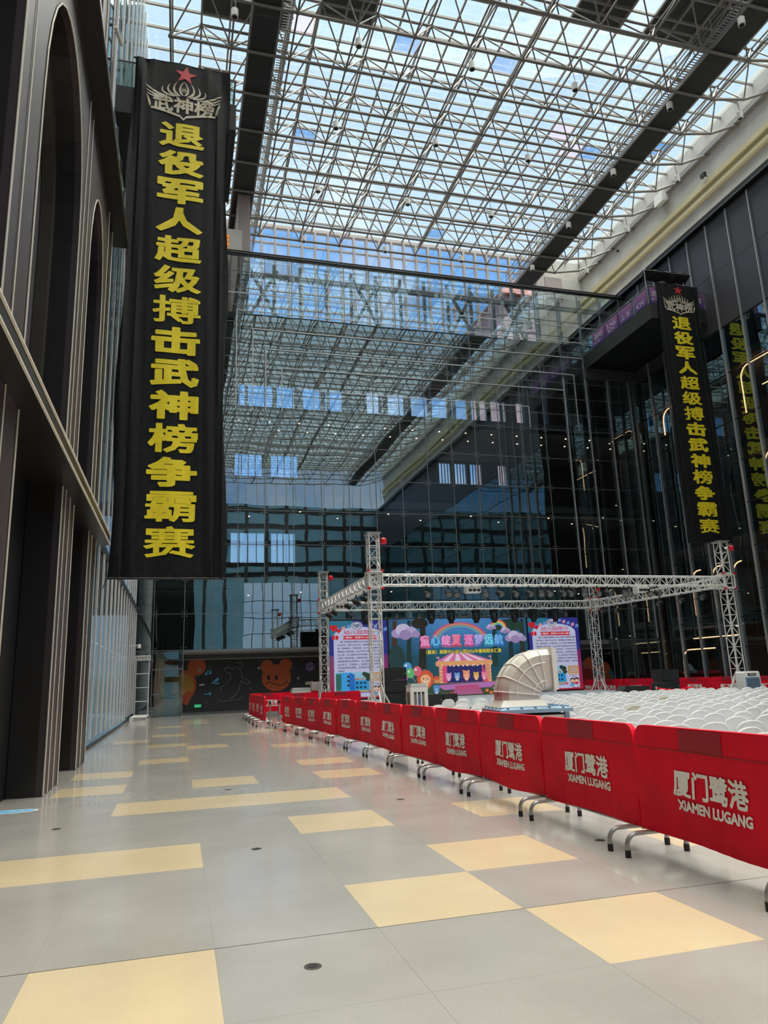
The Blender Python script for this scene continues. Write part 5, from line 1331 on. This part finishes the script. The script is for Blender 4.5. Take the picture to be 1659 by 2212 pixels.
# security cameras
def cctv(label, base, tip, m='lamp_white'):
    t = thing('security_camera', label, 'camera', tuple(base)); b, q = Vector(base), Vector(tip)
    MB().tube(b, q, .025, 6).build('bracket', m, t)
    MB().lathe([(.02, .12), (.09, .10), (.10, .0), (.10, -.08)], tuple(q+Vector((0, 0, -.05))), 12).build('housing', m, t, True)
    MB().lathe([(.085, -.08), (.075, -.15), (.03, -.19)], tuple(q+Vector((0, 0, -.05))), 12).build('dome', 'black', t, True)
cctv('white dome camera on a bracket at the end of the left fins', (XL+.05, 37.6, 3.55), (XL+.45, 37.4, 3.55))
t = thing('security_camera', 'small bullet camera on the upper left wall above the balcony', 'camera', (-2.3, 20.6, 21.8))
p = at_x(248, 70, -2.25); MB().tube((p.x, p.y, p.z), (p.x+.1, p.y-.15, p.z-.12), .02, 5).build('bracket', 'lamp_white', t); MB().tube((p.x+.05, p.y-.3, p.z-.1), (p.x+.2, p.y+.15, p.z-.25), .06, 8).build('body', 'lamp_white', t)
# wall speaker box, pipe and lamp on the right plaster wall
XR_ = XR; XR = XP-.25
p = at_x(1438, 432, XR+.25); t = thing('wall_speaker', 'white speaker box fixed below the roof on the right plaster wall', 'speaker', (XR, p.y, p.z))
MB().hexa([(XR-.45, p.y-.45, p.z-.45), (XR+.2, p.y-.45, p.z-.2), (XR+.2, p.y+.45, p.z-.2), (XR-.45, p.y+.45, p.z-.45), (XR-.35, p.y-.45, p.z+.4), (XR+.25, p.y-.45, p.z+.55), (XR+.25, p.y+.45, p.z+.55), (XR-.35, p.y+.45, p.z+.4)]).build('cabinet', 'lamp_white', t)
cbox('bracket', 'steel', t, XR+.1, p.y-.1, p.z+.3, XR+.26, p.y+.1, p.z+.7)
p = at_x(1335, 530, XR+.2); t = thing('hanging_pipe', 'thin black pipe hanging under the roof edge at the right plaster wall', 'pipe', (XR, p.y, p.z))
MB().tube((XR+.1, p.y, p.z-.5), (XR+.1, p.y, 34.05), .05, 6).build('pipe', 'black', t); MB().lathe([(.05, -.1), (.12, 0), (.05, .06)], (XR+.1, p.y, p.z-.5), 8).build('end_cap', 'black', t)
p = at_x(1523, 380, XR); t = thing('flood_lamp', 'small black flood lamp on the cream moulding of the right wall', 'lamp', (XR, p.y, p.z))
MB().box(XR-.25, p.y-.2, p.z-.12, XR-.06, p.y+.2, p.z+.15).build('body', 'black', t); MB().tube((XR-.1, p.y, p.z), (XR+.2, p.y, p.z), .03, 5).build('bracket', 'black', t)
XR = XR_
# floor caps and sticker
cap = MB().lathe([(.052, -.003), (.052, .002), (.045, .003)], (0, 0, 0), 18).mesh('floor_cap', 'bronze_metal')
cap2 = MB().lathe([(.030, .003), (.030, .0045)], (0, 0, 0), 14).mesh('floor_cap_lid', 'black')
for (u, v, lb_) in ((676, 2088, 'round dark metal cap in the floor nearest the camera'), (554, 1834, 'round dark metal cap in the floor in line with the banner'), (122, 1791, 'round dark metal cap in the floor left by the arcade'),
                    (1296, 1815, 'round dark metal cap in the floor under the near barrier'), (493, 1706, 'round dark metal cap in the floor beyond the cream strip'), (865, 1727, 'round dark metal cap in the floor on the red reflection')):
    p = at_z(u, v); o = thing('access_cover', lb_, 'floor cap', (p.x, p.y, 0), 'metal caps in the floor'); inst('rim', cap, o, (p.x, p.y, 0)); inst('lid', cap2, o, (p.x, p.y, 0))
p = at_z(20, 1754); st = thing('floor_sticker', 'pale blue oval sticker on the floor by the arcade', 'sticker', (p.x, p.y, 0))
MB().prism([(p.x+.42*math.cos(a*PI/12)-.05, p.y+.16*math.sin(a*PI/12)) for a in range(24)], lambda x, y, d: (x, y, d), .002).build('border', 'white_trim', st)
MB().prism([(p.x+.39*math.cos(a*PI/12)-.05, p.y+.135*math.sin(a*PI/12)) for a in range(24)], lambda x, y, d: (x, y, .002+d), .001).build('face', 'blue_sticker', st)
mb = MB(); put_text(mb, '请小心地滑', p.x-.05, p.y, .5, .09, lambda x, y: (x, y, .0035), .02); mb.build('lettering', 'white_trim', st)
# far building and hills beyond the windows
fb = thing('far_building', 'pink tower block with a red roof edge seen through the clerestory', 'building', (52, 92, 0))
p0, p1 = at_y(1082, 600, 90), at_y(1135, 640, 90)
cbox('wall', 'pink_building', fb, p0.x, 90, 0, p0.x+30, 104, p0.z-3)
MB().hexa([(p0.x-1, 89, p0.z-3), (p0.x+31, 89, p0.z-3), (p0.x+31, 105, p0.z-3), (p0.x-1, 105, p0.z-3), (p0.x+6, 94, p0.z+4), (p0.x+24, 94, p0.z+4), (p0.x+24, 100, p0.z+4), (p0.x+6, 100, p0.z+4)]).build('roof', 'red_tile', fb)
for i in range(6):
    for j in range(8): cbox('window', 'interior_dark', fb, p0.x+2+i*4.5, 89.95, p0.z-8-j*6, p0.x+4.5+i*4.5, 90.05, p0.z-5-j*6)
